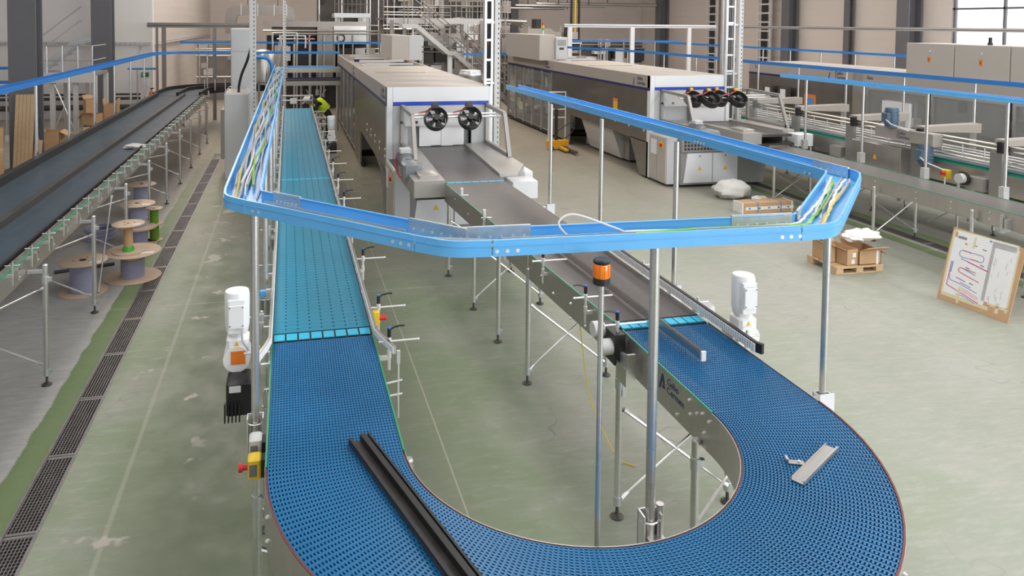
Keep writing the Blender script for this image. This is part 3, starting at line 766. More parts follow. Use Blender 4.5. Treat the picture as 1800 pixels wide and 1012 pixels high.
bolts(cc, [(2.20 - 0.008, y, z) for y, z in ((5.2, 1.12), (5.5, 1.18), (5.5, 1.06), (5.9, 1.12), (6.2, 1.17))], PI)

# discharge conveyor directly in front of the machine
dc = thing('discharge_conveyor', 'wide dark conveyor tapering away from the central machine outlet', 'conveyor', (2.5, 8.2, 0))
deck(dc, [(2.21, 2.95, 6.62), (2.06, 2.88, 9.72)], ZB, 'belt_dark', right=False)
for y in (8.49, 9.70): leg(dc, 2.15 - (y - 8.4) * 0.04, y, 1.12); leg(dc, 2.98, y, 1.05)
leg(dc, 2.18, 7.55, 1.1)
brace(dc, (2.17, 8.49, 0.14), (2.96, 8.49, 0.78)); brace(dc, (2.17, 8.49, 0.78), (2.96, 8.49, 0.14)); brace(dc, (2.12, 9.7, 0.75), (2.96, 9.7, 0.2))
for y in (7.1, 7.9, 9.0): MB().box(2.10, 2.13, y, y + 0.04, ZB - 0.22, ZB + 0.09).cyl((2.08, y + 0.02, ZB + 0.0), (2.2, y + 0.02, ZB), 0.006, 8).build('rail_bracket', 'bright_zinc', dc)
bolts(dc, [(2.12 - (y - 6.6) * 0.045 + 0.07, y, z) for y, z in ((7.2, 1.15), (7.6, 1.1), (8.0, 1.15), (8.6, 1.12), (9.2, 1.16))], PI)
for k in range(7):
    w = 0.80 / 7
    MB().box(2.08 + k * w + 0.006, 2.08 + (k + 1) * w - 0.006, 9.72, 9.78, ZB - 0.02, ZB + 0.004).build('transfer_plate', 'teal_strip', dc)

# left twin-lane conveyor
lc = thing('twin_lane_conveyor', 'long twin-lane conveyor with slate blue belts and black dividers at left', 'conveyor', (-3, 14, 0))
for a, bb in ((-3.58, -2.945), (-2.86, -2.40)):
    MB().box(a, bb, 3.4, 22.6, ZB - 0.03, ZB).build('belt', 'belt_slate', lc)
MB().box(-2.945, -2.86, 3.4, 22.6, ZB - 0.05, ZB + 0.075).build('lane_divider', 'black_worn', lc)
MB().box(-3.67, -3.58, 3.4, 22.6, ZB - 0.10, ZB + 0.11).build('lane_guard', 'black_plastic', lc)
MB().box(-2.40, -2.375, 3.4, 22.6, ZB - 0.02, ZB + 0.06).build('guide_rail', 'black_plastic', lc)
MB().box(-2.350, -2.344, 3.4, 22.6, ZB - 0.22, ZB + 0.035).build('side_frame', 'stainless_side', lc)
MB().box(-3.70, -3.694, 3.4, 22.6, ZB - 0.22, ZB + 0.05).build('side_frame', 'stainless_side', lc)
MB().box(-2.344, -2.336, 3.4, 22.6, ZB - 0.03, ZB - 0.012).build('wear_strip', 'green_strip', lc)
rag = thing('cleaning_rag', 'crumpled grey rag lying on the edge of the left twin-lane conveyor', 'rag', (-2.5, 13.4, ZB))
for k in range(37): clamp(lc, CL_LANE, -2.29, 4.0 + k * 0.5, ZB - 0.02, 0, False)
hk = MB().box(0, 0.03, -0.012, 0.012, -0.02, 0).box(0.022, 0.03, -0.012, 0.012, -0.11, 0).cyl((0.03, 0, -0.08), (0.04, 0, -0.08), 0.008, 8).mesh('rail_hook', 'stainless_pipe')
for k in range(36): inst('rail_hook', hk, lc, (-2.344, 4.25 + k * 0.5, ZB - 0.05))
LY = [5.75 + 1.775 * k for k in range(10)]
for k, y in enumerate(LY):
    leg(lc, -2.19, y, 1.13); leg(lc, -3.75, y, 1.13)
    brace(lc, (-2.21, y, 0.19), (-3.72, y, 0.95), 0.010)
    MB().box(-2.34, -2.17, y - 0.015, y + 0.015, 1.06, 1.09).build('leg_bracket', 'galvanised', lc)
    if k: brace(lc, (-2.2, y - 0.05, 0.93), (-2.36, y - 1.0, 1.04), 0.009)
brace(lc, (-2.25, 10.5, 1.1), (-2.16, 9.34, 0.22), 0.009)

# far end: lanes swing right onto a cross conveyor
fc = thing('cross_conveyor', 'far curved end of the left conveyor with black lane guides', 'conveyor', (-2.4, 24, 0))
pth = rounded([(-3.1, 22.65), (-3.0, 25.0), (-0.9, 25.6)], 1.2, 8)
MB().sweep(pth, [(-0.6, ZB - 0.03), (0.6, ZB - 0.03), (0.6, ZB), (-0.6, ZB)]).build('belt', 'belt_slate', fc)
for o in (-0.66, -0.02, 0.6): MB().sweep(pth, [(o, ZB - 0.1), (o + 0.06, ZB - 0.1), (o + 0.06, ZB + 0.1), (o, ZB + 0.1)]).build('lane_guard', 'black_plastic', fc)
for x, y in ((-3.5, 23.5), (-2.4, 23.5), (-1.6, 24.8), (-1.6, 26.2), (-3.3, 25.6)): leg(fc, x, y, 1.15)
for k in range(5):
    MB().cyl((-2.5 + k * 0.3, 24.2 + 0.05 * k, ZB), (-2.5 + k * 0.3, 24.2 + 0.05 * k, ZB + 0.35), 0.015, 8).build('guide_post', 'bright_zinc', fc)

# right conveyor C
rc = thing('straight_conveyor', 'long low conveyor with grey belt and stainless side running along the right', 'conveyor', (9.4, 10, 0))
ZC = 1.0
deck(rc, [(9.13, 9.78, 4.5), (9.15, 9.80, 12.9)], ZC, 'belt_grey', dep=0.22)
for y in (7.42, 9.95, 12.45): leg(rc, 9.06, y, 0.86); leg(rc, 9.86, y, 0.80)
for y in (7.42, 9.95): brace(rc, (9.08, y, 0.62), (9.84, y, 0.13)); brace(rc, (9.84, y, 0.62), (9.08, y, 0.13))
brace(rc, (9.08, 12.45, 0.6), (9.84, 12.45, 0.12)); brace(rc, (9.08, 12.45, 0.12), (9.84, 12.45, 0.6))
leg(rc, 9.05, 8.2, 0.92)
bolts(rc, [(9.12, y, z) for y in (5.5, 6.2, 6.9, 7.3, 8.0, 8.6, 9.2, 10.0, 10.8) for z in (0.94, 0.85)], PI)
MB().box(9.128, 9.132, 7.95, 8.12, 0.86, 0.92).build('type_label', 'paper', rc)
MB().box(9.08, 9.13, 7.78, 7.82, 0.72, 0.96).box(9.05, 9.13, 7.70, 7.73, 0.76, 0.92).build('leg_bracket', 'galvanised', rc)

# ================================================================== PACKING MACHINES
def fan(parent, c, tilt, r=0.19, yaw=0.0):
    """cooling fan in a round shroud: ring, blades, hub, guard, motor box"""
    M = Matrix.Translation(c) @ Matrix.Rotation(yaw, 4, 'Z') @ Matrix.Rotation(tilt, 4, 'X')   # axis = local z, front = -z after tilt
    n = 28
    ring = MB()
    for rr, z0, z1 in ((r, -0.05, 0.09),):
        vs = []
        for q, z in ((rr, z0), (rr, z1), (rr - 0.012, z1), (rr - 0.012, z0)):
            vs += [(q * math.cos(2 * PI * i / n), q * math.sin(2 * PI * i / n), z) for i in range(n)]
        fs = []
        for k in range(4):
            kk = (k + 1) % 4
            fs += [(k * n + i, k * n + (i + 1) % n, kk * n + (i + 1) % n, kk * n + i) for i in range(n)]
        ring.add(vs, fs)
    f = ring.xf(M).build('cooling_fan', 'machine_dark', parent, label='black round cooling fan')
    g = MB()
    for q in (0.35, 0.6, 0.82):
        g.tube([(r * q * math.cos(2 * PI * i / 20), r * q * math.sin(2 * PI * i / 20), -0.052) for i in range(20)], 0.003, 4, True)
    for k in range(6): g.tube([(0, 0, -0.055), (r * math.cos(k * PI / 3), r * math.sin(k * PI / 3), -0.05)], 0.003, 4)
    g.xf(M).build('guard', 'steel_dark', f)
    for k in range(5):
        a = k * 2 * PI / 5
        b = MB()
        vs = []
        for t in (0, 1):
            for q, w, zt in ((0.04, 0.35, 0.0), (r * 0.92, 0.42, 0.0)):
                for s in (-1, 1):
                    vs.append((q * math.cos(a + s * w), q * math.sin(a + s * w), s * 0.022 + t * 0.004))
        b.add(vs, [(0, 1, 3, 2), (6, 7, 5, 4), (0, 2, 6, 4), (1, 5, 7, 3), (0, 4, 5, 1), (2, 3, 7, 6)])
        b.xf(M).build('blade', 'black_plastic', f)
    MB().cyl((0, 0, -0.04), (0, 0, 0.10), 0.05, 16).xf(M).build('hub', 'machine_dark', f)
    MB().box(-0.05, 0.05, r - 0.03, r + 0.07, -0.04, 0.09).xf(M).build('terminal_box', 'black_plastic', f)
    return f

def packer(x0, yf, label, fans, L2_, belt, mouth, tr, T):
    W, L1_ = 1.85, 6.2
    (b0, b1), (c0, c1) = belt, mouth
    t = thing('packing_machine', label, 'machine', (x0 + W / 2, yf + 3, 0))
    X = lambda v: x0 + v
    Y = lambda v: yf + v
    ZT, ZS = 2.29, 1.96
    # front module --------------------------------------------------
    for a, nm in ((0, 'left'), (W - 0.03, 'right')):
        MB().prism([(Y(0.12), 0.80), (Y(0.50), 0.80), (Y(4.7), 0.86), (Y(4.75), 0.10), (Y(L1_), 0.10), (Y(L1_), ZS), (Y(0.12), ZS)], 'x', X(a), X(a + 0.03)).build('side_panel', 'machine_steel', t)
        MB().prism([(Y(0.05), 0.05), (Y(0.45), 0.05), (Y(0.95), 0.82), (Y(0.05), 0.82)], 'x', X(a), X(a + 0.03)).build('front_skirt', 'machine_steel', t)
    MB().box(X(0), X(W), Y(0.0), Y(L1_), ZS, ZT - 0.02).build('head_band', 'taupe_paint', t)
    for k in range(5):
        MB().bbox(X(0.0), X(W), Y(0.02 + k * 1.236), Y((k + 1) * 1.236 - 0.004), ZT - 0.02, ZT, 0.004).build('roof_panel', 'roof_taupe', t)
    MB().box(X(0.25), X(1.3), Y(3.55), Y(4.0), ZT, ZT + 0.012).build('roof_hatch', 'taupe_paint', t)
    MB().box(X(-0.004), X(0.0), Y(0.02), Y(L1_), ZS - 0.01, ZS + 0.05).build('side_stripe', 'navy', t)
    MB().box(X(0.04), X(W - 0.04), Y(0.4), Y(L1_ - 0.1), 0.88, 1.0).build('underside', 'grey_paint', t)
    MB().box(X(0.45), X(1.55), Y(1.9), Y(4.6), 0.06, 0.9).build('scrap_hopper', 'grey_paint', t)
    MB().prism([(X(0.1), 0.9), (X(0.4), 0.06), (X(0.45), 0.06), (X(0.45), 0.9)], 'y', Y(2.2), Y(4.2)).build('apron', 'light_grey', t)
    for xx in (0.08, W - 0.12):
        for yy in (0.2, 4.85, 6.05): MB().cyl((X(xx), Y(yy), 0), (X(xx), Y(yy), 0.12), 0.03, 10).cyl((X(xx), Y(yy), 0), (X(xx), Y(yy), 0.02), 0.05, 10).build('machine_foot', 'steel_dark', t)
    # front face
    MB().box(X(0.0), X(0.10), Y(-0.02), Y(0.12), 0.05, ZT - 0.005).build('corner_post', 'white_paint', t)
    MB().box(X(W - 0.04), X(W), Y(-0.02), Y(0.12), 0.85, ZT - 0.005).build('corner_post', 'white_paint', t)
    MB().box(X(0.104), X(W - 0.042), Y(-0.02), Y(0.02), ZS + 0.075, ZT - 0.005).build('front_fascia', 'white_paint', t)
    MB().box(X(0.104), X(W - 0.042), Y(-0.024), Y(0.02), ZS + 0.01, ZS + 0.073).build('front_stripe', 'stripe_blue', t)
    MB().box(X(0.104), X(0.36), Y(-0.015), Y(0.05), 0.85, ZS + 0.008).build('front_panel', 'cabinet_grey', t)
    MB().box(X(1.50), X(W - 0.042), Y(-0.015), Y(0.05), 0.85, ZS + 0.008).build('front_panel', 'cabinet_grey', t)
    MB().box(X(0.36), X(1.50), Y(-0.015), Y(0.05), 1.66, ZS + 0.008).build('front_panel', 'light_grey', t)
    MB().box(X(0.30), X(1.60), Y(-0.10), Y(-0.02), 1.62, 1.67).build('curtain_rail', 'light_grey', t)
    MB().box(X(0.36), X(1.5), Y(0.20), Y(0.24), 0.9, 1.66).build('inner_wall', 'white_paint', t)
    n = 4 if fans == 2 else 1
    for k in range(n):
        a, bb = b0 + 0.06 + k * (b1 - b0 - 0.1) / n, b0 + 0.06 + (k + 1) * (b1 - b0 - 0.1) / n
        MB().box(X(a), X(bb + 0.015), Y(-0.05 + 0.012 * (k % 2)), Y(-0.044 + 0.012 * (k % 2)), ZB + 0.01 + 0.01 * (k % 2), 1.64).build('curtain_strip', 'curtain', t)
    for k, (a, z) in enumerate(((0.22, 1.69), (0.48, 1.69), (0.9, 1.69), (1.5, 1.69))):
        MB().box(X(a), X(a + 0.04), Y(-0.13), Y(-0.10), z - 0.02, z + 0.02).build('switch', 'black_plastic', t)
    # printed marks on the head band, left side
    text('logo_lettering', 'Gebo\nCermex', 0.12, face_minus_x(X(-0.006), Y(0.62), 2.16), 'logo_navy', t)
    MB().prism([(Y(0.84), 2.03), (Y(0.80), 2.03), (Y(0.755), 2.20), (Y(0.775), 2.20), (Y(0.80), 2.11)], 'x', X(-0.006), X(-0.004)).build('logo_mark', 'logo_navy', t)
    if fans == 4:
        MB().box(X(-0.006), X(-0.001), Y(1.62), Y(1.88), 1.28, 1.62).build('notice', 'orange', t)
        MB().box(X(-0.008), X(-0.002), Y(1.65), Y(1.85), 1.33, 1.55).build('notice_panel', 'warning_yellow', t)
    for k in range(5):      # hinge bolts low on the side
        for dz in (0, 0.12): MB().cyl((X(-0.012), Y(0.25 + k * 0.75), 1.05 + dz + k * 0.01), (X(0), Y(0.25 + k * 0.75), 1.05 + dz + k * 0.01), 0.03, 10).build('knob', 'bright_zinc', t)
    # rear module with glazed doors ---------------------------------
    a0, a1 = Y(L1_ + 0.03), Y(L1_ + L2_)
    rb = MB().box(X(0), X(0.06), a0, a1, ZS, ZT).box(X(W - 0.06), X(W), a0, a1, ZS, ZT).box(X(0.06), X(W - 0.06), a1 - 0.06, a1, ZS, ZT).box(X(0.06), X(W - 0.06), a0, a0 + 0.06, ZS, ZT)
    rb.build('rear_head_band', 'taupe_paint', t)
    MB().box(X(0.06), X(W - 0.06), a0 + 0.06, a1 - 0.06, ZS, ZS + 0.12).build('rear_roof', 'taupe_paint', t)
    MB().box(X(0.5), X(1.5), a1 - 0.9, a1 - 0.8, ZS + 0.12, ZS + 0.24).build('roof_brace', 'navy', t)
    MB().bbox(X(0.3), X(1.0), a0 + 1.0, a0 + 1.5, ZS + 0.12, ZS + 0.3, 0.01).build('roof_unit', 'light_grey', t)
    MB().box(X(-0.004), X(0.0), a0, a1, ZS - 0.01, ZS + 0.05).build('side_stripe', 'navy', t)
    text('logo_lettering', 'Gebo\nCermex', 0.12, face_minus_x(X(-0.006), a0 + 0.6, 2.16), 'logo_navy', t)
    MB().box(X(0.02), X(W), a0, a1, 0.05, 0.16).build('plinth', 'machine_dark', t)
    MB().box(X(0.75), X(W), a0, a1, 0.2, ZS).build('inner_housing', 'grey_paint', t)
    for k in range(6):
        y = a0 + k * (L2_ - 0.1) / 5
        MB().box(X(0), X(0.07), y, y + 0.09, 0.1, ZS).build('door_post', 'stainless_pipe', t)
        if k < 5:
            d = MB().box(X(0.025), X(0.033), y + 0.12, y + (L2_ - 0.1) / 5 - 0.02, 0.16, ZS - 0.05).build('glazed_door', 'glass', t)
            fr = MB(); y1 = y + (L2_ - 0.1) / 5 - 0.02
            fr.box(X(0.015), X(0.04), y + 0.10, y + 0.13, 0.14, ZS - 0.03).box(X(0.015), X(0.04), y1 - 0.03, y1, 0.14, ZS - 0.03).box(X(0.015), X(0.04), y + 0.1, y1, 0.14, 0.17)
            fr.build('door_frame', 'stainless', d)
    random.seed(int(x0 * 10))
    for k in range(14):
        y = a0 + 0.2 + random.random() * (L2_ - 0.8); z = 0.3 + random.random() * 1.3
        mm = random.choice(['motor_grey', 'orange', 'steel_dark', 'light_grey', 'machine_dark', 'cardboard'])
        if mm == 'orange': MB().cyl((X(0.3), y, z), (X(0.3), y + 0.12, z), 0.06, 12).build('valve', mm, t)
        else: MB().bbox(X(0.3), X(0.74), y, y + 0.1 + random.random() * 0.4, z, z + 0.06 + random.random() * 0.3, 0.01).build('inner_unit', mm, t)
    for k in range(4): MB().box(X(0.3), X(W - 0.3), a0 + 0.4 + k * 1.6, a0 + 0.5 + k * 1.6, ZT, ZT + 0.05).build('roof_rib', 'light_grey', t)
    # infeed table with fans ------------------------------------------
    MB().prism([(X(b0), Y(0.0)), (X(b1), Y(0.0)), (X(c1), Y(-T)), (X(c0), Y(-T))], 'z', 1.20, ZB).build('table_belt', 'belt_dark', t)
    MB().prism([(X(0.25), Y(0)), (X(b0), Y(0)), (X(c0), Y(-T)), (X(c0 - 0.42), Y(-T)), (X(c0 - 0.42), Y(-T + 1.4)), (X(0.25), Y(-T + 1.5))], 'z', 1.06, ZB + 0.035).build('table_cover', 'table_steel', t)
    MB().prism([(X(b1), Y(0)), (X(tr), Y(0)), (X(tr), Y(-T + 0.9)), (X(c1 + 0.28), Y(-T + 0.3)), (X(c1 + 0.01), Y(-T + 0.3))], 'z', 1.06, ZB + 0.035).build('table_cover', 'table_steel', t)
    MB().bbox(X(c1 + 0.10), X(c1 + 0.46), Y(-T - 0.05), Y(-T + 0.28), 1.0, ZB - 0.01, 0.01).build('end_box', 'white_paint', t)
    MB().bbox(X(c0 - 0.32), X(c0 - 0.06), Y(-T + 0.15), Y(-T + 0.6), ZB + 0.035, ZB + 0.085, 0.008).build('cover_lid', 'table_steel', t)
    MB().box(X(max(0.02, c0 - 0.40)), X(c1 + 0.4), Y(-T + 0.05), Y(-0.1), 1.02, 1.06).build('table_frame', 'steel_dark', t)
    MB().box(X(0.26), X(tr - 0.1), Y(-0.95), Y(-0.03), 0.75, 1.02).build('table_body', 'grey_paint', t)
    gr = MB()
    for r_ in range(3):
        for c_ in range(18): gr.box(X(0.32 + c_ * 0.075), X(0.365 + c_ * 0.075), Y(-0.956), Y(-0.948), 0.79 + r_ * 0.075, 0.84 + r_ * 0.075)
    gr.build('vent_holes', 'machine_dark', t, smooth=False, kind='stuff')
    # slanted cabinets under the table
    MB().prism([(X(0.26), 0.06), (X(tr - 0.2), 0.06), (X(tr - 0.1), 0.74), (X(0.26), 0.74)], 'y', Y(-0.92), Y(-0.03)).build('lower_cabinet', 'grey_paint', t)
    for a, bb in ((0.40, 0.98), (1.0, 1.58)):
        d = MB().prism([(X(a - 0.08 if a < 0.5 else a), 0.10), (X(bb), 0.10), (X(bb), 0.72), (X(a), 0.72)], 'y', Y(-0.935), Y(-0.92)).build('cabinet_door', 'white_paint', t)
        MB().prism([(X((a + bb) / 2 - 0.05), 0.36), (X((a + bb) / 2 + 0.05), 0.36), (X((a + bb) / 2), 0.45)], 'y', Y(-0.938), Y(-0.935)).build('warning_label', 'warning_yellow', d)
        MB().cyl((X((a + bb) / 2), Y(-0.94), 0.66), (X((a + bb) / 2), Y(-0.935), 0.66), 0.016, 8).build('lock', 'steel_dark', d)
    # upright control cabinet at the left side of the table
    sc = 1.0 if fans == 2 else 0.8
    MB().bbox(X(0.0), X(0.25), Y(-sc), Y(-0.06), 0.06, 1.05, 0.008).build('side_cabinet', 'cabinet_grey', t)
    MB().box(X(-0.02), X(0.0), Y(-sc + 0.02), Y(-sc * 0.52), 0.1, 1.02).build('side_cabinet_door', 'cabinet_beige', t)
    MB().box(X(-0.02), X(0.0), Y(-sc * 0.5), Y(-0.08), 0.1, 1.02).build('side_cabinet_door', 'cabinet_beige', t)
    MB().box(X(-0.028), X(-0.02), Y(-0.40), Y(-0.14), 0.62, 0.94).build('name_plate', 'white_paint', t)
    MB().cyl((X(-0.06), Y(-sc * 0.75), 0.86), (X(-0.02), Y(-sc * 0.75), 0.86), 0.035, 12).build('main_switch', 'signal_red', t)
    MB().box(X(-0.024), X(-0.02), Y(-sc * 0.75 - 0.07), Y(-sc * 0.75 + 0.07), 0.79, 0.93).build('switch_plate', 'warning_yellow', t)
    # trapezoid fan frames
    for xx in (0.26, tr - 0.03):
        fr = MB()
        for p, q in (((xx, -0.05, ZB), (xx, -0.05, ZS)), ((xx, -0.05, ZS), (xx, -1.15, ZS - 0.02)), ((xx, -1.15, ZS - 0.02), (xx, -1.45, ZB + 0.03)), ((xx, -1.45, ZB + 0.06), (xx, -0.05, ZB + 0.06))):
            a = Vector((X(p[0]), Y(p[1]), p[2])); b = Vector((X(q[0]), Y(q[1]), q[2])); d = (b - a).normalized()
            u = Vector((1, 0, 0)) * 0.03; w = d.cross(Vector((1, 0, 0))) * 0.03
            vs = [a - u - w, a + u - w, a + u + w, a - u + w, b - u - w, b + u - w, b + u + w, b - u + w]
            fr.add(vs, [(3, 2, 1, 0), (4, 5, 6, 7), (0, 1, 5, 4), (1, 2, 6, 5), (2, 3, 7, 6), (3, 0, 4, 7)])
        fr.build('fan_frame', 'frame_grey', t)
        MB().box(X(xx - 0.004), X(xx + 0.004), Y(-1.1), Y(-0.1), ZB + 0.1, ZS - 0.06).build('side_pane', 'glass', t)
    for z, yy in ((1.90, -0.75), (1.86, -0.82)): MB().cyl((X(0.26), Y(yy), z), (X(tr), Y(yy), z), 0.016, 10).build('cross_bar', 'bright_zinc', t)
    pos = [(0.68, -0.9), (1.25, -0.9)] if fans == 2 else [(0.55, -0.85), (0.86, -1.0), (1.18, -0.8), (1.50, -1.0)]
    for fx, fy in pos:
        f = fan(t, (X(fx), Y(fy), 1.84), math.radians(62 if fans == 2 else 40))
        for k in range(3):
            MB().tube([(X(fx - 0.25), Y(fy + 0.1 + k * 0.03), 1.93), (X(fx - 0.12), Y(fy + 0.05), 1.96 + k * 0.01), (X(fx - 0.02), Y(fy + 0.02), 2.03)], 0.006, 5).build('fan_cable', 'ink_red', f)
        MB().box(X(fx - 0.03), X(fx + 0.03), Y(fy + 0.05), Y(fy + 0.09), 2.03, 2.08).build('fan_tag', 'warning_yellow' if fans == 4 else 'black_plastic', f)
    # table drive motor
    d = MB().cyl((X(0.02), Y(-2.2), 1.36), (X(0.02), Y(-1.75), 1.42), 0.10, 16).build('table_motor', 'motor_grey', t)
    for k in range(7): MB().cyl((X(0.02), Y(-1.8 - k * 0.05), 1.415 - k * 0.0067), (X(0.02), Y(-1.815 - k * 0.05), 1.413 - k * 0.0067), 0.112, 16).build('cooling_rib', 'motor_grey', d)
    MB().bbox(X(-0.09), X(0.13), Y(-2.55), Y(-2.2), 1.24, 1.44, 0.03).build('gearbox', 'motor_grey', d)
    MB().cyl((X(0.13), Y(-2.38), 1.34), (X(0.19), Y(-2.38), 1.34), 0.08, 16).build('flange', 'motor_grey', d)
    MB().bbox(X(-0.06), X(0.10), Y(-2.0), Y(-1.85), 1.49, 1.56, 0.01).build('terminal_box', 'cabinet_grey', d)
    MB().tube([(X(-0.08), Y(-1.7), 1.45), (X(-0.12), Y(-2.0), 1.25), (X(-0.10), Y(-2.25), 1.2), (X(-0.02), Y(-2.4), 1.22)], 0.01, 6).build('motor_cable', 'signal_red', d)
    MB().bbox(X(tr), X(tr + 0.15), Y(-T + 0.9), Y(-T + 1.3), 1.02, 1.18, 0.02).build('side_drive', 'white_paint', t)
    return t
packer(1.655, 12.76, 'grey and stainless packing machine in the centre with two black fans', 2, 7.0, (0.50, 1.38), (0.40, 1.24), 1.80, 3.0)
packer(7.72, 14.95, 'stainless packing machine right of centre with four tilted black fans', 4, 4.7, (0.95, 1.95), (1.40, 2.08), 2.42, 2.0)

# low perforated box above a machine -> switch cabinets on the machine roofs
c1 = thing('roof_cabinet', 'beige switch cabinet on the roof of the central machine', 'cabinet', (3.4, 22, 2.29))
MB().bbox(2.98, 3.50, 21.9, 24.6, 2.29, 3.02, 0.01).build('cabinet_body', 'cabinet_beige', c1)
MB().box(3.50, 3.88, 21.9, 22.5, 2.29, 3.02).build('cabinet_end', 'cabinet_grey', c1)
MB().box(2.98, 3.02, 22.2, 22.24, 2.6, 2.66).build('lock', 'bright_zinc', c1)
c2 = thing('roof_cabinet', 'beige switch cabinet on the roof of the machine right of centre', 'cabinet', (7.8, 21.8, 2.3))
MB().bbox(7.45, 7.95, 21.6, 25.2, 2.29, 3.07, 0.01).build('cabinet_body', 'cabinet_beige', c2)
MB().bbox(7.95, 8.32, 21.5, 22.1, 2.32, 3.0, 0.02).build('cooling_unit', 'cabinet_grey', c2)
for k in range(6): MB().box(8.0, 8.27, 21.49, 21.502, 2.75 + k * 0.03, 2.765 + k * 0.03).build('vent_slot', 'grey_paint', c2)
MB().box(8.06, 8.2, 21.49, 21.502, 2.62, 2.68).build('display', 'machine_dark', c2)
sl = thing('signal_light', 'three-colour signal tower on the beige roof cabinet', 'signal light', (7.7, 22.0, 3.07))
MB().cyl((7.7, 22.0, 3.07), (7.7, 22.0, 3.2), 0.015, 8).build('stem', 'bright_zinc', sl)
for k, mm in enumerate(('tape_green', 'warning_yellow', 'signal_red')): MB().cyl((7.7, 22.0, 3.2 + k * 0.08), (7.7, 22.0, 3.275 + k * 0.08), 0.035, 12).build('lens', mm, sl)

# machine at far right: long stainless side with tall cabinets on top
em = thing('packing_machine', 'long stainless packing machine at far right under the grey cabinets', 'machine', (14.6, 14, 0))
MB().box(13.8, 13.83, 7.0, 20.3, 0.12, 1.96).build('side_panel', 'machine_steel', em)
MB().box(13.83, 15.6, 7.0, 20.3, 0.3, 1.96).build('inner_housing', 'grey_paint', em)
MB().box(13.8, 15.65, 7.0, 20.3, 1.96, 2.29).build('head_band', 'taupe_paint', em)
for k in range(4): MB().bbox(13.8, 15.65, 15.0 + k * 1.33, 16.32 + k * 1.33, 2.29, 2.31, 0.004).build('roof_panel', 'roof_taupe', em)
MB().box(13.794, 13.8, 7.0, 20.3, 1.94, 2.0).build('side_stripe', 'navy', em)
MB().box(13.78, 13.80, 15.65, 15.95, 0.1, 2.29).build('joint_post', 'stainless_side', em)
for y, sz in ((20.0, 0.13), (15.5, 0.13)): text('lettering', 'Evo', sz, face_minus_x(13.793, y, 2.12), 'logo_navy', em)
text('logo_lettering', 'Gebo\nCermex', 0.13, face_minus_x(13.793, 16.6, 2.16), 'logo_navy', em)
MB().prism([(16.86, 2.03), (16.82, 2.03), (16.775, 2.20), (16.795, 2.20), (16.82, 2.11)], 'x', 13.79, 13.793).build('logo_mark', 'logo_navy', em)
MB().box(13.785, 13.80, 17.3, 17.75, 1.15, 1.55).build('notice', 'orange', em)
MB().box(13.78, 13.785, 17.37, 17.68, 1.15, 1.47).build('notice_panel', 'ink_blue', em)
# glazed doors over the opening toward the viewer, with the workings behind
for k in range(4):
    y = 8.0 + k * 1.9
    d = MB().box(13.74, 13.75, y, y + 1.7, 0.35, 1.9).build('glazed_door', 'glass', em)
    MB().box(13.735, 13.76, y - 0.06, y, 0.3, 1.94).box(13.735, 13.76, y + 1.7, y + 1.76, 0.3, 1.94).box(13.735, 13.76, y, y + 1.7, 1.88, 1.94).build('door_frame', 'stainless_pipe', d)
for k in range(16):
    random.seed(100 + k)
    y = 8.2 + random.random() * 6.4; z = 0.8 + random.random() * 0.9
    MB().bbox(13.76, 13.8, y, y + 0.15 + random.random() * 0.5, z, z + 0.05 + random.random() * 0.2, 0.008).build('inner_unit', random.choice(['light_grey', 'machine_dark', 'stainless', 'steel_dark', 'white_paint', 'machine_dark']), em)
MB().box(13.7, 13.78, 14.1, 14.9, 1.0, 1.66).build('service_panel', 'white_paint', em)
for y in (18.9, 18.2):
    MB().box(13.60, 13.70, y, y + 0.42, 1.18, 1.66).build('window_box', 'steel_dark', em)
    MB().box(13.58, 13.60, y + 0.1, y + 0.3, 1.2, 1.62).build('window_paper', 'paper', em)
ec = thing('switch_cabinet', 'row of tall grey switch cabinets on the far right machine', 'cabinet', (14.4, 12, 2.31))
for k in range(6):
    y = 14.45 - (k + 1) * 1.28
    d = MB().bbox(13.9, 14.7, y + 0.01, y + 1.27, 2.295, 3.04, 0.008).build('cabinet_unit', 'cabinet_beige', ec)
    MB().prism([(y + 0.60, 2.62), (y + 0.68, 2.62), (y + 0.68, 2.74), (y + 0.60, 2.74)], 'x', 13.895, 13.90).build('voltage_label', 'orange', d)
    MB().prism([(y + 0.65, 2.635), (y + 0.625, 2.68), (y + 0.64, 2.68), (y + 0.63, 2.73), (y + 0.66, 2.67), (y + 0.645, 2.67)], 'x', 13.893, 13.896).build('bolt_mark', 'machine_dark', d)
    MB().cyl((13.885, y + 0.62, 2.86), (13.90, y + 0.62, 2.86), 0.022, 10).build('lock', 'bright_zinc', d)
single(MB().cyl((14.2, 12.6, 3.04), (14.2, 12.6, 3.09), 0.05, 12).cyl((14.2, 12.6, 3.09), (14.2, 12.6, 3.20), 0.035, 12), 'warning_horn', 'black_plastic', 'small black warning horn on the grey switch cabinets', 'horn')

# lane conveyor in front of it with guide rails on brackets
lane = thing('lane_conveyor', 'teal lane conveyor with guide rails and slim brackets at far right', 'conveyor', (11, 12, 0))
MB().box(10.62, 10.82, 7.2, 17.6, 1.16, 1.22).build('belt', 'lane_teal', lane)
for k in range(3):
    MB().box(10.84 + k * 0.24, 11.05 + k * 0.24, 7.2, 17.6, 1.15, 1.21).build('belt', 'frame_grey', lane)
    MB().cyl((10.83 + k * 0.24, 7.3, 1.33), (10.83 + k * 0.24, 17.5, 1.33), 0.014, 8).build('lane_rail', 'bright_zinc', lane)
MB().box(10.58, 10.615, 7.2, 17.6, 0.85, 1.17).build('side_frame', 'stainless_side', lane)
MB().box(10.60, 10.62, 7.2, 17.6, 1.17, 1.20).build('wear_strip', 'green_strip', lane)
MB().box(11.55, 11.6, 7.2, 17.6, 0.85, 1.24).build('side_frame', 'stainless_side', lane)
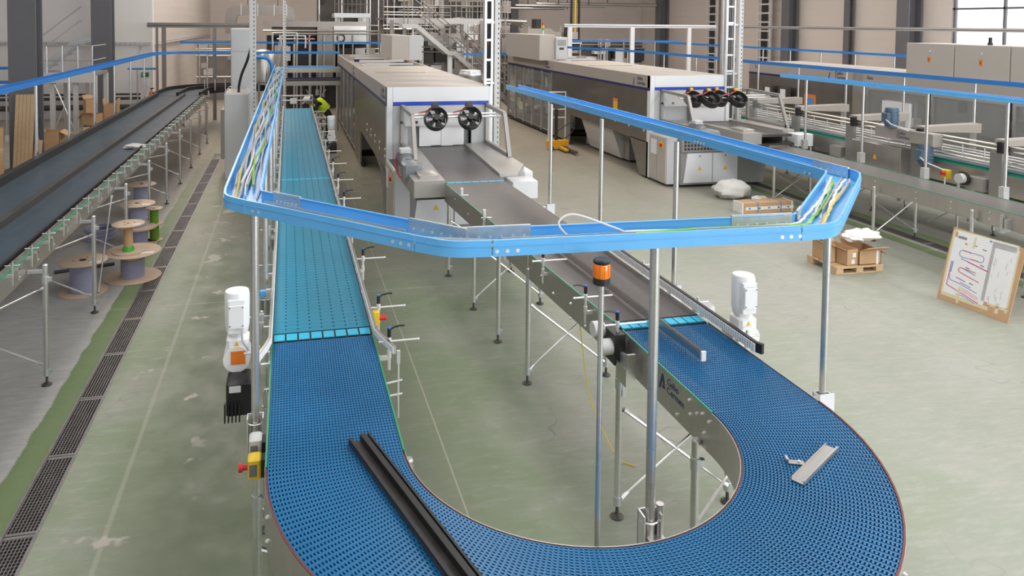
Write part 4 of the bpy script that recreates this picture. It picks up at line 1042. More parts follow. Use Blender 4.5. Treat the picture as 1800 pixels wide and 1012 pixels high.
for z in (1.30, 1.36): MB().cyl((10.66, 7.3, z), (10.66, 17.5, z), 0.016, 8).build('guide_rail', 'bright_zinc', lane)
for z in (1.53, 1.60): MB().cyl((10.62, 7.3, z), (10.62, 17.5, z), 0.02, 8).build('top_rail', 'stainless', lane)
for k in range(26): MB().tube([(10.62, 7.5 + k * 0.39, 1.53), (10.62, 7.5 + k * 0.39, 1.34), (10.67, 7.5 + k * 0.39, 1.31)], 0.010, 6).build('rail_hanger', 'bright_zinc', lane)
for k, y in enumerate((7.5, 9.05, 10.55, 12.1, 13.7, 15.2, 16.6)):
    MB().box(10.50, 10.56, y, y + 0.20, 0.80, 1.50).build('bracket_plate', 'frame_grey', lane)
    MB().bbox(10.50, 10.60, y + 0.0, y + 0.10, 1.50, 1.68, 0.01).build('clamp_block', 'black_plastic', lane)
    MB().prism([(10.56, 1.62), (10.56, 1.70), (11.75, 1.73), (11.75, 1.57)], 'y', y - 0.02, y + 0.18).build('support_arm', 'arm_steel', lane)
    MB().box(11.66, 11.72, y + 0.04, y + 0.12, 0, 1.58).build('arm_post', 'stainless_pipe', lane)
    MB().box(10.44, 10.62, y + 0.25, y + 0.55, 0.86, 1.06).build('support_box', 'table_steel', lane)
for y in (8.3, 9.8, 11.6, 13.3, 15.0, 16.8): leg(lane, 10.52, y, 0.9); leg(lane, 11.25, y, 0.9)
for y in (9.8, 11.6, 13.3): brace(lane, (10.52, y, 0.5), (10.52, y + 0.55, 0.12), 0.009)
# control box and blue motors in the middle of it
cb = MB().bbox(10.30, 10.56, 10.75, 11.9, 0.80, 1.30, 0.008).build('control_box', 'stainless_side', lane)
MB().prism([(11.38, 1.02), (11.28, 1.02), (11.33, 1.11)], 'x', 10.297, 10.30).build('warning_label', 'warning_yellow', cb)
mp = MB().box(10.40, 10.60, 10.2, 11.45, 1.42, 1.62).build('motor_plate', 'taupe_paint', lane)
text('logo_lettering', 'Gebo\nCermex', 0.085, face_minus_x(10.398, 10.95, 1.53), 'logo_navy', mp)
for y, z, ax in ((11.1, 1.63, 'z'), (10.35, 1.10, 'y')):
    mo = MB().cyl((10.42, y, z), (10.42, y, z + 0.34), 0.11, 14).bbox(10.26, 10.34, y - 0.07, y + 0.07, z + 0.08, z + 0.26, 0.01).build('lane_motor', 'blue_grey', lane, label='blue-grey electric motor')
    for k in range(5): MB().cyl((10.42, y, z + 0.05 + k * 0.055), (10.42, y, z + 0.07 + k * 0.055), 0.122, 14).build('cooling_rib', 'blue_grey', mo)
    MB().tube([(10.28, y, z + 0.15), (10.22, y - 0.2, z + 0.08), (10.3, y - 0.5, z)], 0.012, 6).build('motor_cable', 'cable_white', mo)
MB().cyl((10.38, 9.6, 1.02), (10.30, 9.6, 1.02), 0.08, 16).build('round_sensor', 'light_grey', lane)
MB().cyl((10.42, 9.6, 1.02), (10.38, 9.6, 1.02), 0.11, 16).build('sensor_ring', 'machine_dark', lane)
sb = MB().bbox(10.36, 10.44, 9.85, 9.98, 0.96, 1.10, 0.008).build('stop_box', 'yellow', lane, label='yellow emergency stop box')
MB().cyl((10.36, 9.92, 1.04), (10.30, 9.92, 1.04), 0.03, 12).build('push_button', 'signal_red', sb)
for y in (8.9, 9.55, 10.2): MB().box(10.40, 10.50, y, y + 0.14, 0.66, 0.80).build('yellow_block', 'warning_yellow', lane)
MB().box(10.35, 10.60, 7.2, 11.7, 0.42, 0.56).build('cable_duct', 'stainless', lane)
random.seed(3)
for k in range(7):
    y = 11.0 + k * 0.10
    MB().tube([(10.4, y, 0.82), (10.33, y + 0.05, 0.62 - 0.02 * k), (10.36, y - 0.25, 0.58), (10.42, y - 0.45, 0.70)], 0.014, 6).build('loop_cable', random.choice(['cable_yellow', 'cable_green', 'cable_white', 'cable_grey']), lane)
MB().tube([(10.36, 9.9, 0.98), (10.3, 9.85, 0.72), (10.32, 10.2, 0.60), (10.36, 10.6, 0.72), (10.4, 10.8, 0.9)], 0.012, 6).build('loop_cable', 'cable_white', lane)

# ================================================================== CABLE TRAYS
def tray_profile(w, h, z): 
    t = 0.004
    return [(-w/2, z), (w/2, z), (w/2, z + h), (w/2 - 0.012, z + h), (w/2 - 0.012, z + h - t), (w/2 - t, z + h - t), (w/2 - t, z + t), (-w/2 + t, z + t), (-w/2 + t, z + h - t), (-w/2 + 0.012, z + h - t), (-w/2 + 0.012, z + h), (-w/2, z + h)]
def tray_run(parent, path, z, w=0.2, h=0.07, material='tray_blue', name='tray_section'):
    o = MB().sweep(path, tray_profile(w, h, z)).build(name, material, parent)
    # pressed bead along both side walls
    for s in (-1, 1):
        e = s * w / 2
        MB().sweep(path, [(e - 0.003, z + h * 0.62), (e + 0.003, z + h * 0.62), (e + 0.003, z + h * 0.70), (e - 0.003, z + h * 0.70)]).build('bead', material, o)
    return o
def post_bracket(parent, x, y, zb, rz=0, closed=False):
    M = Matrix.Translation((x, y, zb)) @ Matrix.Rotation(rz, 4, 'Z')
    p = MB().box(-0.045, -0.038, -0.035, 0.03, -0.22, 0.0).box(0.038, 0.045, -0.035, 0.03, -0.22, 0.0).box(-0.045, 0.045, 0.026, 0.033, -0.22, 0.0).xf(M).build('post_bracket', 'bright_zinc', parent)
    if closed: MB().box(-0.05, 0.05, -0.04, -0.032, -0.22, 0.01).xf(M).build('cover_plate', 'white_paint', p)
    MB().tube([(-0.045, -0.005, -0.035), (-0.026, -0.025, -0.038), (0, -0.031, -0.04), (0.026, -0.025, -0.038), (0.045, -0.005, -0.035)], 0.0045, 6).xf(M).build('pipe_clamp', 'bright_zinc', p)
    return p
def tray_post(parent, x, y, z0, z1, r=0.022, rz=0):
    p = MB().cyl((x, y, z0), (x, y, z1), r, 16).build('post', 'stainless_pipe', parent)
    return p
ZT_ = 2.42
mt = thing('cable_tray', 'big blue cable tray looping above the U-turn conveyor on steel posts', 'cable tray', (1.5, 6, 1.1))
TP = [(-0.165, 16.4), (-0.235, 4.10), (0.70, 3.10), (2.43, 3.03), (3.41, 4.0), (3.27, 10.7)]
full = rounded(TP, 0.13, 6)
# straight lengths and bends as separate sections
seg = [[TP[0], full[1]]]
nb = 7
for c in range(4):
    bend = full[1 + c * nb: 1 + (c + 1) * nb]
    # lengthen each bend a little beyond its arc
    d0 = (Vector(bend[0]) - Vector(bend[1])).normalized() * 0.09; d1 = (Vector(bend[-1]) - Vector(bend[-2])).normalized() * 0.09
    bend = [tuple(Vector(bend[0]) + d0)] + bend + [tuple(Vector(bend[-1]) + d1)]
    seg[-1][-1] = bend[0]
    tray_run(mt, bend, ZT_, name='tray_bend')
    nxt = full[1 + (c + 1) * nb] if c < 3 else TP[5]
    seg.append([bend[-1], nxt])
for sgm in seg: tray_run(mt, sgm, ZT_)
JOINT = []
def joint_plate(parent, p, d, side, ln=0.32):
    """galvanised splice plate with its screws, inside (side=+-1) of the tray wall at p running along d"""
    d = Vector(d).normalized(); n = Vector((d.y, -d.x)) * side
    q = Vector(p) + n * 0.088
    M = Matrix.Translation((q.x, q.y, ZT_)) @ Matrix.Rotation(math.atan2(d.y, d.x), 4, 'Z')
    pl = MB().box(-ln/2, ln/2, -0.003, 0.003, 0.006, 0.074).box(-ln/2, ln/2, -0.006, 0.006, 0.070, 0.078).xf(M).build('splice_plate', 'galvanised', parent)
    sg = 1 if side > 0 else -1
    for k in range(6):
        MB().cyl((-ln/2 + 0.03 + k * (ln - 0.06) / 5, -0.006, 0.03), (-ln/2 + 0.03 + k * (ln - 0.06) / 5, 0.006, 0.03), 0.007, 8).xf(M).build('screw', 'bright_zinc', pl)
    return pl
dirs = [(Vector(TP[i + 1]) - Vector(TP[i])).normalized() for i in range(5)]
joint_plate(mt, Vector(TP[1]) + dirs[1] * 0.24, dirs[1], -1, 0.20)
joint_plate(mt, Vector(TP[2]) - dirs[1] * 0.16, dirs[1], -1); joint_plate(mt, Vector(TP[2]) + dirs[2] * 0.20, dirs[2], -1)
joint_plate(mt, Vector(TP[3]) - dirs[2] * 0.22, dirs[2], -1); joint_plate(mt, Vector(TP[3]) + dirs[3] * 0.14, dirs[3], -1, 0.12)
joint_plate(mt, Vector(TP[4]) + dirs[4] * 0.22, dirs[4], 1)
# outer screw heads on the front wall
def outer_screws(p, d, side, n=3, gap=0.045):
    d = Vector(d).normalized(); nn = Vector((d.y, -d.x)) * side
    for k in range(n):
        q = Vector(p) + d * (k * gap) + nn * 0.10
        s = MB().cyl((q.x, q.y, ZT_ + 0.022), (q.x + nn.x * 0.007, q.y + nn.y * 0.007, ZT_ + 0.022), 0.0085, 10)
        s.build('screw', 'bright_zinc', mt)
outer_screws(Vector(TP[1]) + dirs[1] * 0.20, dirs[1], 1, 2); outer_screws(Vector(TP[2]) - dirs[1] * 0.26, dirs[1], 1)
outer_screws(Vector(TP[2]) + dirs[2] * 0.16, dirs[2], 1); outer_screws(Vector(TP[3]) - dirs[2] * 0.24, dirs[2], 1)
outer_screws(Vector(TP[3]) + dirs[3] * 0.12, dirs[3], 1, 2); outer_screws(Vector(TP[4]) + dirs[4] * 0.18, dirs[4], -1, 2)
outer_screws(Vector((3.375, 5.4)), dirs[4], -1, 4); outer_screws(Vector((3.33, 8.1)), dirs[4], -1, 4)
# separators lying in the tray
def divider(p0, p1, off, material='galvanised', h=0.055):
    p0, p1 = Vector(p0), Vector(p1); d = (p1 - p0).normalized(); n = Vector((d.y, -d.x)) * off
    MB().sweep([tuple(p0 + n), tuple(p1 + n)], [(-0.001, ZT_ + 0.004), (0.001, ZT_ + 0.004), (0.001, ZT_ + h), (-0.001, ZT_ + h)]).sweep([tuple(p0 + n), tuple(p1 + n)], [(-0.018, ZT_ + 0.004), (0.001, ZT_ + 0.004), (0.001, ZT_ + 0.006), (-0.018, ZT_ + 0.006)]).build('divider', material, mt)
divider(Vector(TP[1]) + dirs[1] * 0.18, Vector(TP[2]) - dirs[1] * 0.26, 0.015)
divider(Vector(TP[2]) + dirs[2] * 0.20, Vector(TP[2]) + dirs[2] * 0.82, 0.02)
divider(Vector(TP[3]) - dirs[2] * 0.62, Vector(TP[3]) - dirs[2] * 0.16, 0.02)
divider(Vector(TP[3]) + dirs[3] * 0.30, Vector(TP[4]) - dirs[3] * 0.12, 0.0)
divider(Vector(TP[4]) + dirs[4] * 0.3, Vector(TP[4]) + dirs[4] * 2.5, 0.01)
for y in (4.2, 6.1, 7.95, 9.8, 11.6, 13.4, 15.2):
    x = -0.178 + 0.0 * y
    tray_post(mt, x, y, 1.02 if y > 4.5 else 1.0, ZT_); post_bracket(mt, x, y, 1.22)
for x, y in ((3.14, 3.80), (3.19, 5.68), (3.17, 7.18), (3.13, 8.6)):
    tray_post(mt, x, y, 1.02, ZT_); post_bracket(mt, x, y, 1.19, 0, True)
    MB().box(x - 0.09, x, y - 0.01, y + 0.03, 1.02, 1.16).build('post_arm', 'bright_zinc', mt)
tray_post(mt, 1.60, 3.02, 0.98, ZT_); post_bracket(mt, 1.60, 3.02, 1.19)
MB().cyl((1.65, 3.02, 0.98), (1.65, 3.02, 1.22), 0.018, 12).box(1.58, 1.66, 2.76, 3.02, 1.04, 1.08).build('post_socket', 'stainless_pipe', mt)

# amber beacon on its own thin pole
bc = thing('beacon_light', 'amber warning beacon with black cap on a thin steel pole', 'beacon', (1.275, 2.865, 1.0))
MB().cyl((1.275, 2.865, 0.9), (1.275, 2.865, 2.315), 0.0115, 14).build('pole', 'stainless_pipe', bc)
MB().lathe((1.275, 2.865, 2.315), [(0.030, 0), (0.036, 0.004), (0.036, 0.028), (0.033, 0.03)], 24).build('base', 'black_plastic', bc)
le = MB().lathe((1.275, 2.865, 2.345), [(0.033, 0), (0.0345, 0.003), (0.0345, 0.058), (0.033, 0.06)], 24).build('lens', 'orange_lens', bc)
for k in range(12):
    a = 2 * PI * k / 12; MB().box(-0.001, 0.001, -0.0365, -0.034, 0.004, 0.056).xf(Matrix.Translation((1.275, 2.865, 2.345)) @ Matrix.Rotation(a, 4, 'Z')).build('lens_rib', 'orange_lens', le)
MB().lathe((1.275, 2.865, 2.405), [(0.034, 0), (0.036, 0.003), (0.036, 0.012), (0.030, 0.018)], 24).build('cap', 'black_plastic', bc)
MB().box(1.24, 1.30, 2.80, 2.86, 1.02, 1.06).build('holder', 'bright_zinc', bc)

# cables lying in the big tray
CABLES = []
def tray_cable(pts, off, material, r, label, seed, wob=0.012, z=0.012, n=14):
    random.seed(seed)
    P = rounded(pts, 0.16, 5); out = []
    # resample
    L_ = [0]
    for i in range(1, len(P)): L_.append(L_[-1] + (Vector(P[i]) - Vector(P[i - 1])).length)
    for k in range(n * 3 + 1):
        s = L_[-1] * k / (n * 3); i = max(j for j in range(len(L_)) if L_[j] <= s + 1e-9); i = min(i, len(P) - 2)
        f = (s - L_[i]) / max(1e-6, L_[i + 1] - L_[i]); a, b = Vector(P[i]), Vector(P[i + 1]); d = (b - a).normalized()
        o = off + wob * math.sin(s * 3.1 + seed) + random.uniform(-0.3, 0.3) * wob
        o = max(-0.085, min(0.085, o))
        q = a.lerp(b, f) + Vector((d.y, -d.x)) * o
        out.append((q.x, q.y, ZT_ + 0.004 + r + z + 0.010 * math.sin(s * 2.3 + seed * 1.7) + 0.008))
    o = single(MB().tube(out, r, 6), 'tray_cable', material, label, 'cable', None, 'cables in the big blue tray')
A_ = [(-0.17, 15.5), (-0.235, 4.10), (0.70, 3.10), (1.2, 3.08)]
spec = [('cable_yellow', 0.055, 0.007, 'yellow-green earth cable bending round the left tray corner', 1),
        ('cable_grey', 0.035, 0.008, 'thick grey cable along the outer wall of the left tray', 2),
        ('cable_grey', 0.02, 0.006, 'thin grey cable beside the thick one in the left tray', 3)]
for mm, off, r, lb, sd in spec: tray_cable(A_, off, mm, r, lb, sd)
B_ = [(-0.17, 16.0), (-0.235, 4.45)]
for k, (mm, lb) in enumerate((('cable_white', 'white cable left of the bundle in the left tray run'), ('cable_grey', 'grey cable in the middle of the left tray run'), ('cable_green', 'bright green cable tail in the left tray run'),
        ('cable_white', 'white looping cable near the left tray corner'), ('cable_grey', 'dark grey cable along the inner wall of the left tray run'), ('cable_white', 'pale cable crossing the bundle in the left tray run'),
        ('cable_grey', 'crumpled grey cable on top of the left tray bundle'), ('cable_grey', 'uppermost grey cable running straight along the left tray run'))):
    tray_cable(B_ if k % 3 else [(-0.17, 15.0), (-0.235, 4.20)], -0.06 + k * 0.016, mm, 0.0055 + 0.001 * (k % 3), lb, 10 + k, 0.016, 0.004 * k)
C_ = [(0.2, 3.62), (0.70, 3.10), (1.15, 3.08)]
tray_cable(C_, 0.045, 'cable_green', 0.006, 'green cable lying in the front tray bend', 31)
tray_cable(C_, 0.065, 'cable_yellow', 0.007, 'yellow cable lying along the front tray wall', 32)
tray_cable([(0.5, 3.3), (0.70, 3.10), (1.6, 3.06)], 0.055, 'cable_grey', 0.006, 'grey cable running along the front tray bottom', 33)
D_ = [(1.5, 3.06), (2.43, 3.03), (3.36, 3.95)]
for k, (mm, off, lb) in enumerate((('cable_white', -0.06, 'white cable nearest the inner wall in the right tray corner'), ('cable_green', -0.04, 'green cable in the right tray corner'), ('cable_white', -0.05, 'second white cable in the right tray corner'),
        ('cable_white', 0.02, 'white cable along the divider in the right tray corner'), ('cable_yellow', 0.035, 'yellow-green cable beside the divider in the right tray corner'), ('cable_grey', 0.028, 'grey cable beside the divider in the right tray corner'))):
    tray_cable(D_, off, mm, 0.0075, lb, 40 + k, 0.012, 0.003 * k)
lp = [(1.52, 3.06, 2.45), (1.40, 3.07, 2.50), (1.24, 3.09, 2.555), (1.17, 3.09, 2.53), (1.18, 3.08, 2.49), (1.24, 3.06, 2.455), (1.45, 3.03, 2.44), (1.9, 3.05, 2.44)]
def smooth3(pts, n=6):
    P = [Vector(p) for p in pts]; out = []
    for i in range(len(P) - 1):
        p0, p1, p2, p3 = P[max(i - 1, 0)], P[i], P[i + 1], P[min(i + 2, len(P) - 1)]
        for k in range(n):
            t = k / n
            out.append(0.5 * ((2 * p1) + (p2 - p0) * t + (2 * p0 - 5 * p1 + 4 * p2 - p3) * t * t + (3 * p1 - p0 - 3 * p2 + p3) * t ** 3))
    out.append(P[-1]); return out
single(MB().tube(smooth3(lp), 0.005, 6), 'looping_cable', 'cable_white', 'white cable looping up above the front tray', 'cable')

# secondary trays on posts
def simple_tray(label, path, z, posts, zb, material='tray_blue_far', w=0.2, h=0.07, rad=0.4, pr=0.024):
    t = thing('cable_tray', label, 'cable tray', (*path[0], z))
    P = rounded(path, rad, 5) if len(path) > 2 else path
    tray_run(t, P, z, w, h, material)
    for x, y in posts:
        tray_post(t, x, y, zb, z, pr); 
        MB().box(x - 0.05, x + 0.05, y - 0.03, y + 0.05, zb - 0.02, zb + 0.16).build('post_bracket', 'bright_zinc', t)
    return t
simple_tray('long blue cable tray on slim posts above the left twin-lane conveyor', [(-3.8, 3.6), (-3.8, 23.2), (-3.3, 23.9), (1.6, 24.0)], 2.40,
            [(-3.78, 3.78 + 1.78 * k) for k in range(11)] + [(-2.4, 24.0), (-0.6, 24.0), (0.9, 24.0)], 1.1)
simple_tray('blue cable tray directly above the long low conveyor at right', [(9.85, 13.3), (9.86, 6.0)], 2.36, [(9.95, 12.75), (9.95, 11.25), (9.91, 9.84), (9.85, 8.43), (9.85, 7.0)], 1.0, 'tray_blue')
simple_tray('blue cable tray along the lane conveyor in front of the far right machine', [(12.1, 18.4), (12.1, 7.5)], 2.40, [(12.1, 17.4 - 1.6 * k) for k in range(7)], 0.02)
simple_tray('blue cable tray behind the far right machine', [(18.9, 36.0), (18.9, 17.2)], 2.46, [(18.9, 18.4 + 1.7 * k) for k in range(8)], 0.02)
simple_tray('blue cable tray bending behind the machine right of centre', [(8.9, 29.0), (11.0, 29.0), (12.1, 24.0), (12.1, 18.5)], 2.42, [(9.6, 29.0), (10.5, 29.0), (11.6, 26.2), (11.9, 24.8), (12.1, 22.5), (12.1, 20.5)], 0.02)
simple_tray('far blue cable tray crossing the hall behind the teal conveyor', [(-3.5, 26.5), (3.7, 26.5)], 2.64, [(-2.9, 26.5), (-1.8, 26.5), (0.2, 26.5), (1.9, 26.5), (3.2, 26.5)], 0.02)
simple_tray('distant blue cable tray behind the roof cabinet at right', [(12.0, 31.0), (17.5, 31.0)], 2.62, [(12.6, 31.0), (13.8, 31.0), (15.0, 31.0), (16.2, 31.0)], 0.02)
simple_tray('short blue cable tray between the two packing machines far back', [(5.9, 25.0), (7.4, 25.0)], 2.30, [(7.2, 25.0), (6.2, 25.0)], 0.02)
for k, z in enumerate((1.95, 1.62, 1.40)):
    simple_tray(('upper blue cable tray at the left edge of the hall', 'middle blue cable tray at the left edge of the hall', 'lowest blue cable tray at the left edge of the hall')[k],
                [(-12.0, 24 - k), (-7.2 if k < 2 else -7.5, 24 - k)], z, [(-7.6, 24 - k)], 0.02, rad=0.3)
simple_tray('thin blue cable tray on the left wall beside the second column', [(-5.3, 27.3), (-4.4, 27.3)], 1.72, [(-5.0, 27.3)], 0.02, w=0.12, h=0.05)
st = thing('cable_riser', 'blue cable riser pipe bending down beside the grey strut', 'cable tray', (-0.6, 22, 2.0))
MB().tube(smooth3([(-1.0, 22, 2.38), (-0.62, 22, 2.36), (-0.48, 22, 2.22), (-0.45, 22, 2.0), (-0.38, 22, 1.86), (-0.2, 22, 1.82)]), 0.05, 10).build('pipe', 'tray_blue_far', st)
# ================================================================== CABLE REELS AND FLOOR ITEMS
def reel(x, y, z, rf, h, rc, wind, label, top=True, wire_z=(0.0, 1.0), ft=0.012, core='cardboard', flange='chipboard', band=None):
    t = thing('cable_reel', label, 'cable reel', (x, y, z), 'cable reels beside the left conveyor')
    MB().lathe((x, y, z), [(rf - 0.004, 0), (rf, 0.003), (rf, ft - 0.003), (rf - 0.004, ft)], 36).build('flange', flange, t)
    if top:
        f = MB().lathe((x, y, z + h - ft), [(rf - 0.004, 0), (rf, 0.003), (rf, ft - 0.003), (rf - 0.004, ft)], 36).build('flange', flange, t)
        MB().cyl((x, y, z + h), (x, y, z + h + 0.0015), rc * 0.28, 14).build('centre_hole', 'machine_dark', f)
        for k in range(3):
            a = k * 2.1 + x * 7; MB().cyl((x + rf * 0.38 * math.cos(a), y + rf * 0.38 * math.sin(a), z + h), (x + rf * 0.38 * math.cos(a), y + rf * 0.38 * math.sin(a), z + h + 0.0015), 0.012, 8).build('bolt_hole', 'machine_dark', f)
        MB().box(x + rf * 0.35, x + rf * 0.8, y - rf * 0.45, y - rf * 0.25, z + h, z + h + 0.001).build('paper_label', 'paper', f)
    MB().cyl((x, y, z + ft), (x, y, z + h - ft), rc * 0.85, 24).build('core', core, t)
    if wind:
        a, b = z + ft + (h - 2 * ft) * wire_z[0], z + ft + (h - 2 * ft) * wire_z[1]
        pr = []
        n = max(6, int((b - a) / 0.014))
        for k in range(n):
            zz = (b - a) * k / n
            pr += [(rc - 0.004, zz), (rc, zz + (b - a) / n * 0.5)]
        pr.append((rc - 0.004, b - a))
        MB().lathe((x, y, a), pr, 28).build('wound_cable', wind, t)
    if band: MB().lathe((x, y, z + ft), [(rc * 1.15, 0), (rc * 1.1, 0.03), (rc * 0.9, 0.06)], 24).build('green_tape', band, t)
    return t
reel(-2.50, 10.07, 0, 0.285, 0.40, 0.155, 'wire_wound', 'wooden reel of grey cable nearest the conveyor legs at left')
reel(-2.01, 10.53, 0, 0.355, 0.35, 0.150, 'wire_wound', 'large wooden reel of grey cable beside the drain', wire_z=(0, 0.72))
reel(-2.055, 10.50, 0.352, 0.205, 0.375, 0.066, None, 'empty cardboard-cored reel standing on the large reel', band='tape_green')
reel(-2.21, 12.05, 0, 0.26, 0.27, 0.13, 'wire_wound', 'lower reel of the stacked pair behind the large reel')
reel(-2.23, 12.05, 0.272, 0.26, 0.36, 0.125, 'wire_wound', 'upper reel of the stacked pair behind the large reel')
reel(-2.02, 12.25, 0, 0.125, 0.25, 0.07, 'wire_green', 'small lower reel of green and yellow cable')
reel(-2.02, 12.25, 0.252, 0.125, 0.25, 0.065, 'wire_green', 'small upper reel of green cable')
reel(-2.47, 13.75, 0, 0.24, 0.575, 0.13, 'wire_wound', 'tall reel of grey cable farthest along the left conveyor')
ct = thing('cable_coil', 'grey cable coil lying on the floor under the left conveyor', 'cable', (-2.85, 12.5, 0))
for k in range(5):
    MB().tube([(-2.85 + (0.21 - 0.01 * (k % 2)) * math.cos(2 * PI * i / 24), 12.5 + (0.21 - 0.01 * (k % 2)) * math.sin(2 * PI * i / 24), 0.022 + 0.036 * k) for i in range(24)], 0.021, 8, True).build('coil_turn', 'wire_wound', ct)
single(MB().cyl((-3.05, 10.85, 0.022), (-2.35, 11.08, 0.022), 0.022, 12), 'loose_pipe', 'steel_dark', 'dark steel pipe lying on the floor behind the first reel', 'pipe')

single(MB().tube(smooth3([(2.30, 5.6, 1.05), (2.34, 5.5, 0.5), (2.40, 5.38, 0.25), (2.50, 5.25, 0.03), (2.6, 5.15, 0.008)]), 0.004, 6), 'hanging_cable', 'cable_yellow', 'thin yellow cable hanging to the floor under the dark conveyor', 'cable')
# pallet with torn cardboard boxes and plastic film
pl = thing('wooden_pallet', 'small wooden pallet on the floor under the tray corner', 'pallet', (7.68, 8.93, 0))
for x in (7.30, 7.62, 7.94):
    for y in (8.64, 9.12): MB().box(x, x + 0.11, y, y + 0.12, 0.018, 0.085).build('block', 'pallet_wood', pl)
for y in (8.64, 9.12): MB().box(7.30, 8.05, y + 0.01, y + 0.11, 0.0, 0.018).build('bottom_board', 'pallet_wood', pl)
for k in range(5): MB().box(7.30, 8.05, 8.63 + k * 0.128, 8.63 + k * 0.128 + 0.1, 0.085, 0.105).build('deck_board', 'pallet_wood', pl)
def open_carton(x, y, z, w, d, h, rz, label, flaps, lid=None):
    t = thing('cardboard_box', label, 'box', (x, y, z)); th = 0.008
    M = Matrix.Translation((x, y, z)) @ Matrix.Rotation(rz, 4, 'Z')
    b = MB().box(-w/2, w/2, -d/2, d/2, 0, th)
    for s in (-1, 1):
        b.box(min(s*w/2, s*(w/2 - th)), max(s*w/2, s*(w/2 - th)), -d/2, d/2, 0, h)
        b.box(-w/2, w/2, min(s*d/2, s*(d/2 - th)), max(s*d/2, s*(d/2 - th)), 0, h)
    b.xf(M).build('box_body', 'cardboard', t)
    for side, ang in flaps:
        ln = d * 0.5 if side in 'fb' else w * 0.45
        wd = w if side in 'fb' else d
        f = MB().box(-wd/2 + 0.005, wd/2 - 0.005, 0, ln, -0.004, 0.004)
        A = {'f': Matrix.Translation((0, -d/2, h)) @ Matrix.Rotation(PI, 4, 'Z'), 'b': Matrix.Translation((0, d/2, h)),
             'l': Matrix.Translation((-w/2, 0, h)) @ Matrix.Rotation(PI/2, 4, 'Z'), 'r': Matrix.Translation((w/2, 0, h)) @ Matrix.Rotation(-PI/2, 4, 'Z')}[side]
        f.xf(M @ A @ Matrix.Rotation(math.radians(ang), 4, 'X')).build('flap', 'cardboard', t)
    return t, M
t, M = open_carton(7.86, 8.84, 0.106, 0.36, 0.34, 0.19, 0.0, 'open brown cardboard box on the right of the pallet', [('f', 30), ('r', -30), ('b', 60)])
MB().box(0.10, 0.135, -0.1735, -0.17, 0.0, 0.19).xf(M).build('shipping_label', 'paper', t)
t, M = open_carton(7.56, 8.88, 0.106, 0.20, 0.40, 0.22, 0.12, 'narrow brown cardboard box in the middle of the pallet', [('l', 20), ('b', 40)])
MB().box(-0.02, 0.04, -0.205, -0.201, 0.02, 0.08).box(0.0, 0.06, -0.205, -0.201, 0.11, 0.17).xf(M).build('shipping_label', 'paper', t)
t, M = open_carton(7.40, 9.02, 0.106, 0.13, 0.34, 0.24, -0.1, 'flattened brown cardboard box at the left of the pallet', [('l', 45)])
def blob(mb, c, r, seed, amp, n=18, m=12, flat=0.0):
    random.seed(seed); ph = [random.uniform(0, 6.28) for _ in range(8)]
    vs = [] 
    for j in range(m + 1):
        v = PI * j / m
        for i in range(n):
            u = 2 * PI * i / n
            k = 1 + amp * (math.sin(3 * u + ph[0]) * math.sin(2 * v + ph[1]) + 0.7 * math.sin(5 * u + ph[2] + 3 * v) + 0.6 * math.sin(7 * v + ph[3] - 2 * u) + 0.4 * math.sin(11 * u + ph[4]) * math.sin(v))
            z = c[2] + r[2] * k * math.cos(v)
            if z < c[2] - r[2] * (1 - flat): z = c[2] - r[2] * (1 - flat)
            vs.append((c[0] + r[0] * k * math.sin(v) * math.cos(u), c[1] + r[1] * k * math.sin(v) * math.sin(u), z))
    fs = []
    for j in range(m):
        fs += [(j * n + i, (j + 1) * n + i, (j + 1) * n + (i + 1) % n, j * n + (i + 1) % n) for i in range(n)]
    return mb.add(vs, fs)
film = thing('plastic_film', 'crumpled clear plastic film on top of the pallet boxes', 'plastic film', (8.0, 8.95, 0.34))
blob(MB(), (7.98, 8.98, 0.43), (0.26, 0.17, 0.075), 5, 0.13, 26, 14, 0.2).build('film', 'plastic_film', film)
blob(MB(), (7.78, 8.93, 0.42), (0.13, 0.12, 0.06), 9, 0.16, 20, 12, 0.2).build('film_fold', 'plastic_film', film)
# long carton with straps, foam sack
lb = thing('long_cardboard_box', 'long strapped brown cardboard box on the floor at right', 'box', (8.53, 12.0, 0))
MB().bbox(7.99, 9.06, 11.86, 12.14, 0.0, 0.19, 0.006).build('box_body', 'cardboard', lb)
for x in (8.30, 8.78): MB().box(x, x + 0.02, 11.855, 12.145, 0.0, 0.192).build('strap', 'ink_blue', lb)
tb = MB().box(8.06, 9.05, 11.856, 11.861, 0.06, 0.115).build('printed_tape', 'paper', lb)
for k in range(5): MB().box(8.12 + k * 0.2, 8.16 + k * 0.2, 11.853, 11.857, 0.075, 0.105).build('tape_mark', 'exit_green' if k % 2 else 'ink_blue', tb)
for x in (8.0, 9.02): MB().box(x - 0.012, x + 0.012, 11.857, 12.143, 0.0, 0.193).build('end_tape', 'plastic_film', lb)
single(blob(MB(), (8.55, 13.05, 0.155), (0.38, 0.26, 0.20), 3, 0.09, 28, 16, 0.25), 'foam_sack', 'foam_white', 'white plastic sack lying in front of the machine right of centre', 'sack')
single(blob(MB(), (8.88, 12.62, 0.05), (0.16, 0.14, 0.06), 8, 0.15, 18, 10, 0.2), 'packing_scrap', 'plastic_film', 'small crumpled packing scrap behind the long cardboard box', 'scrap')

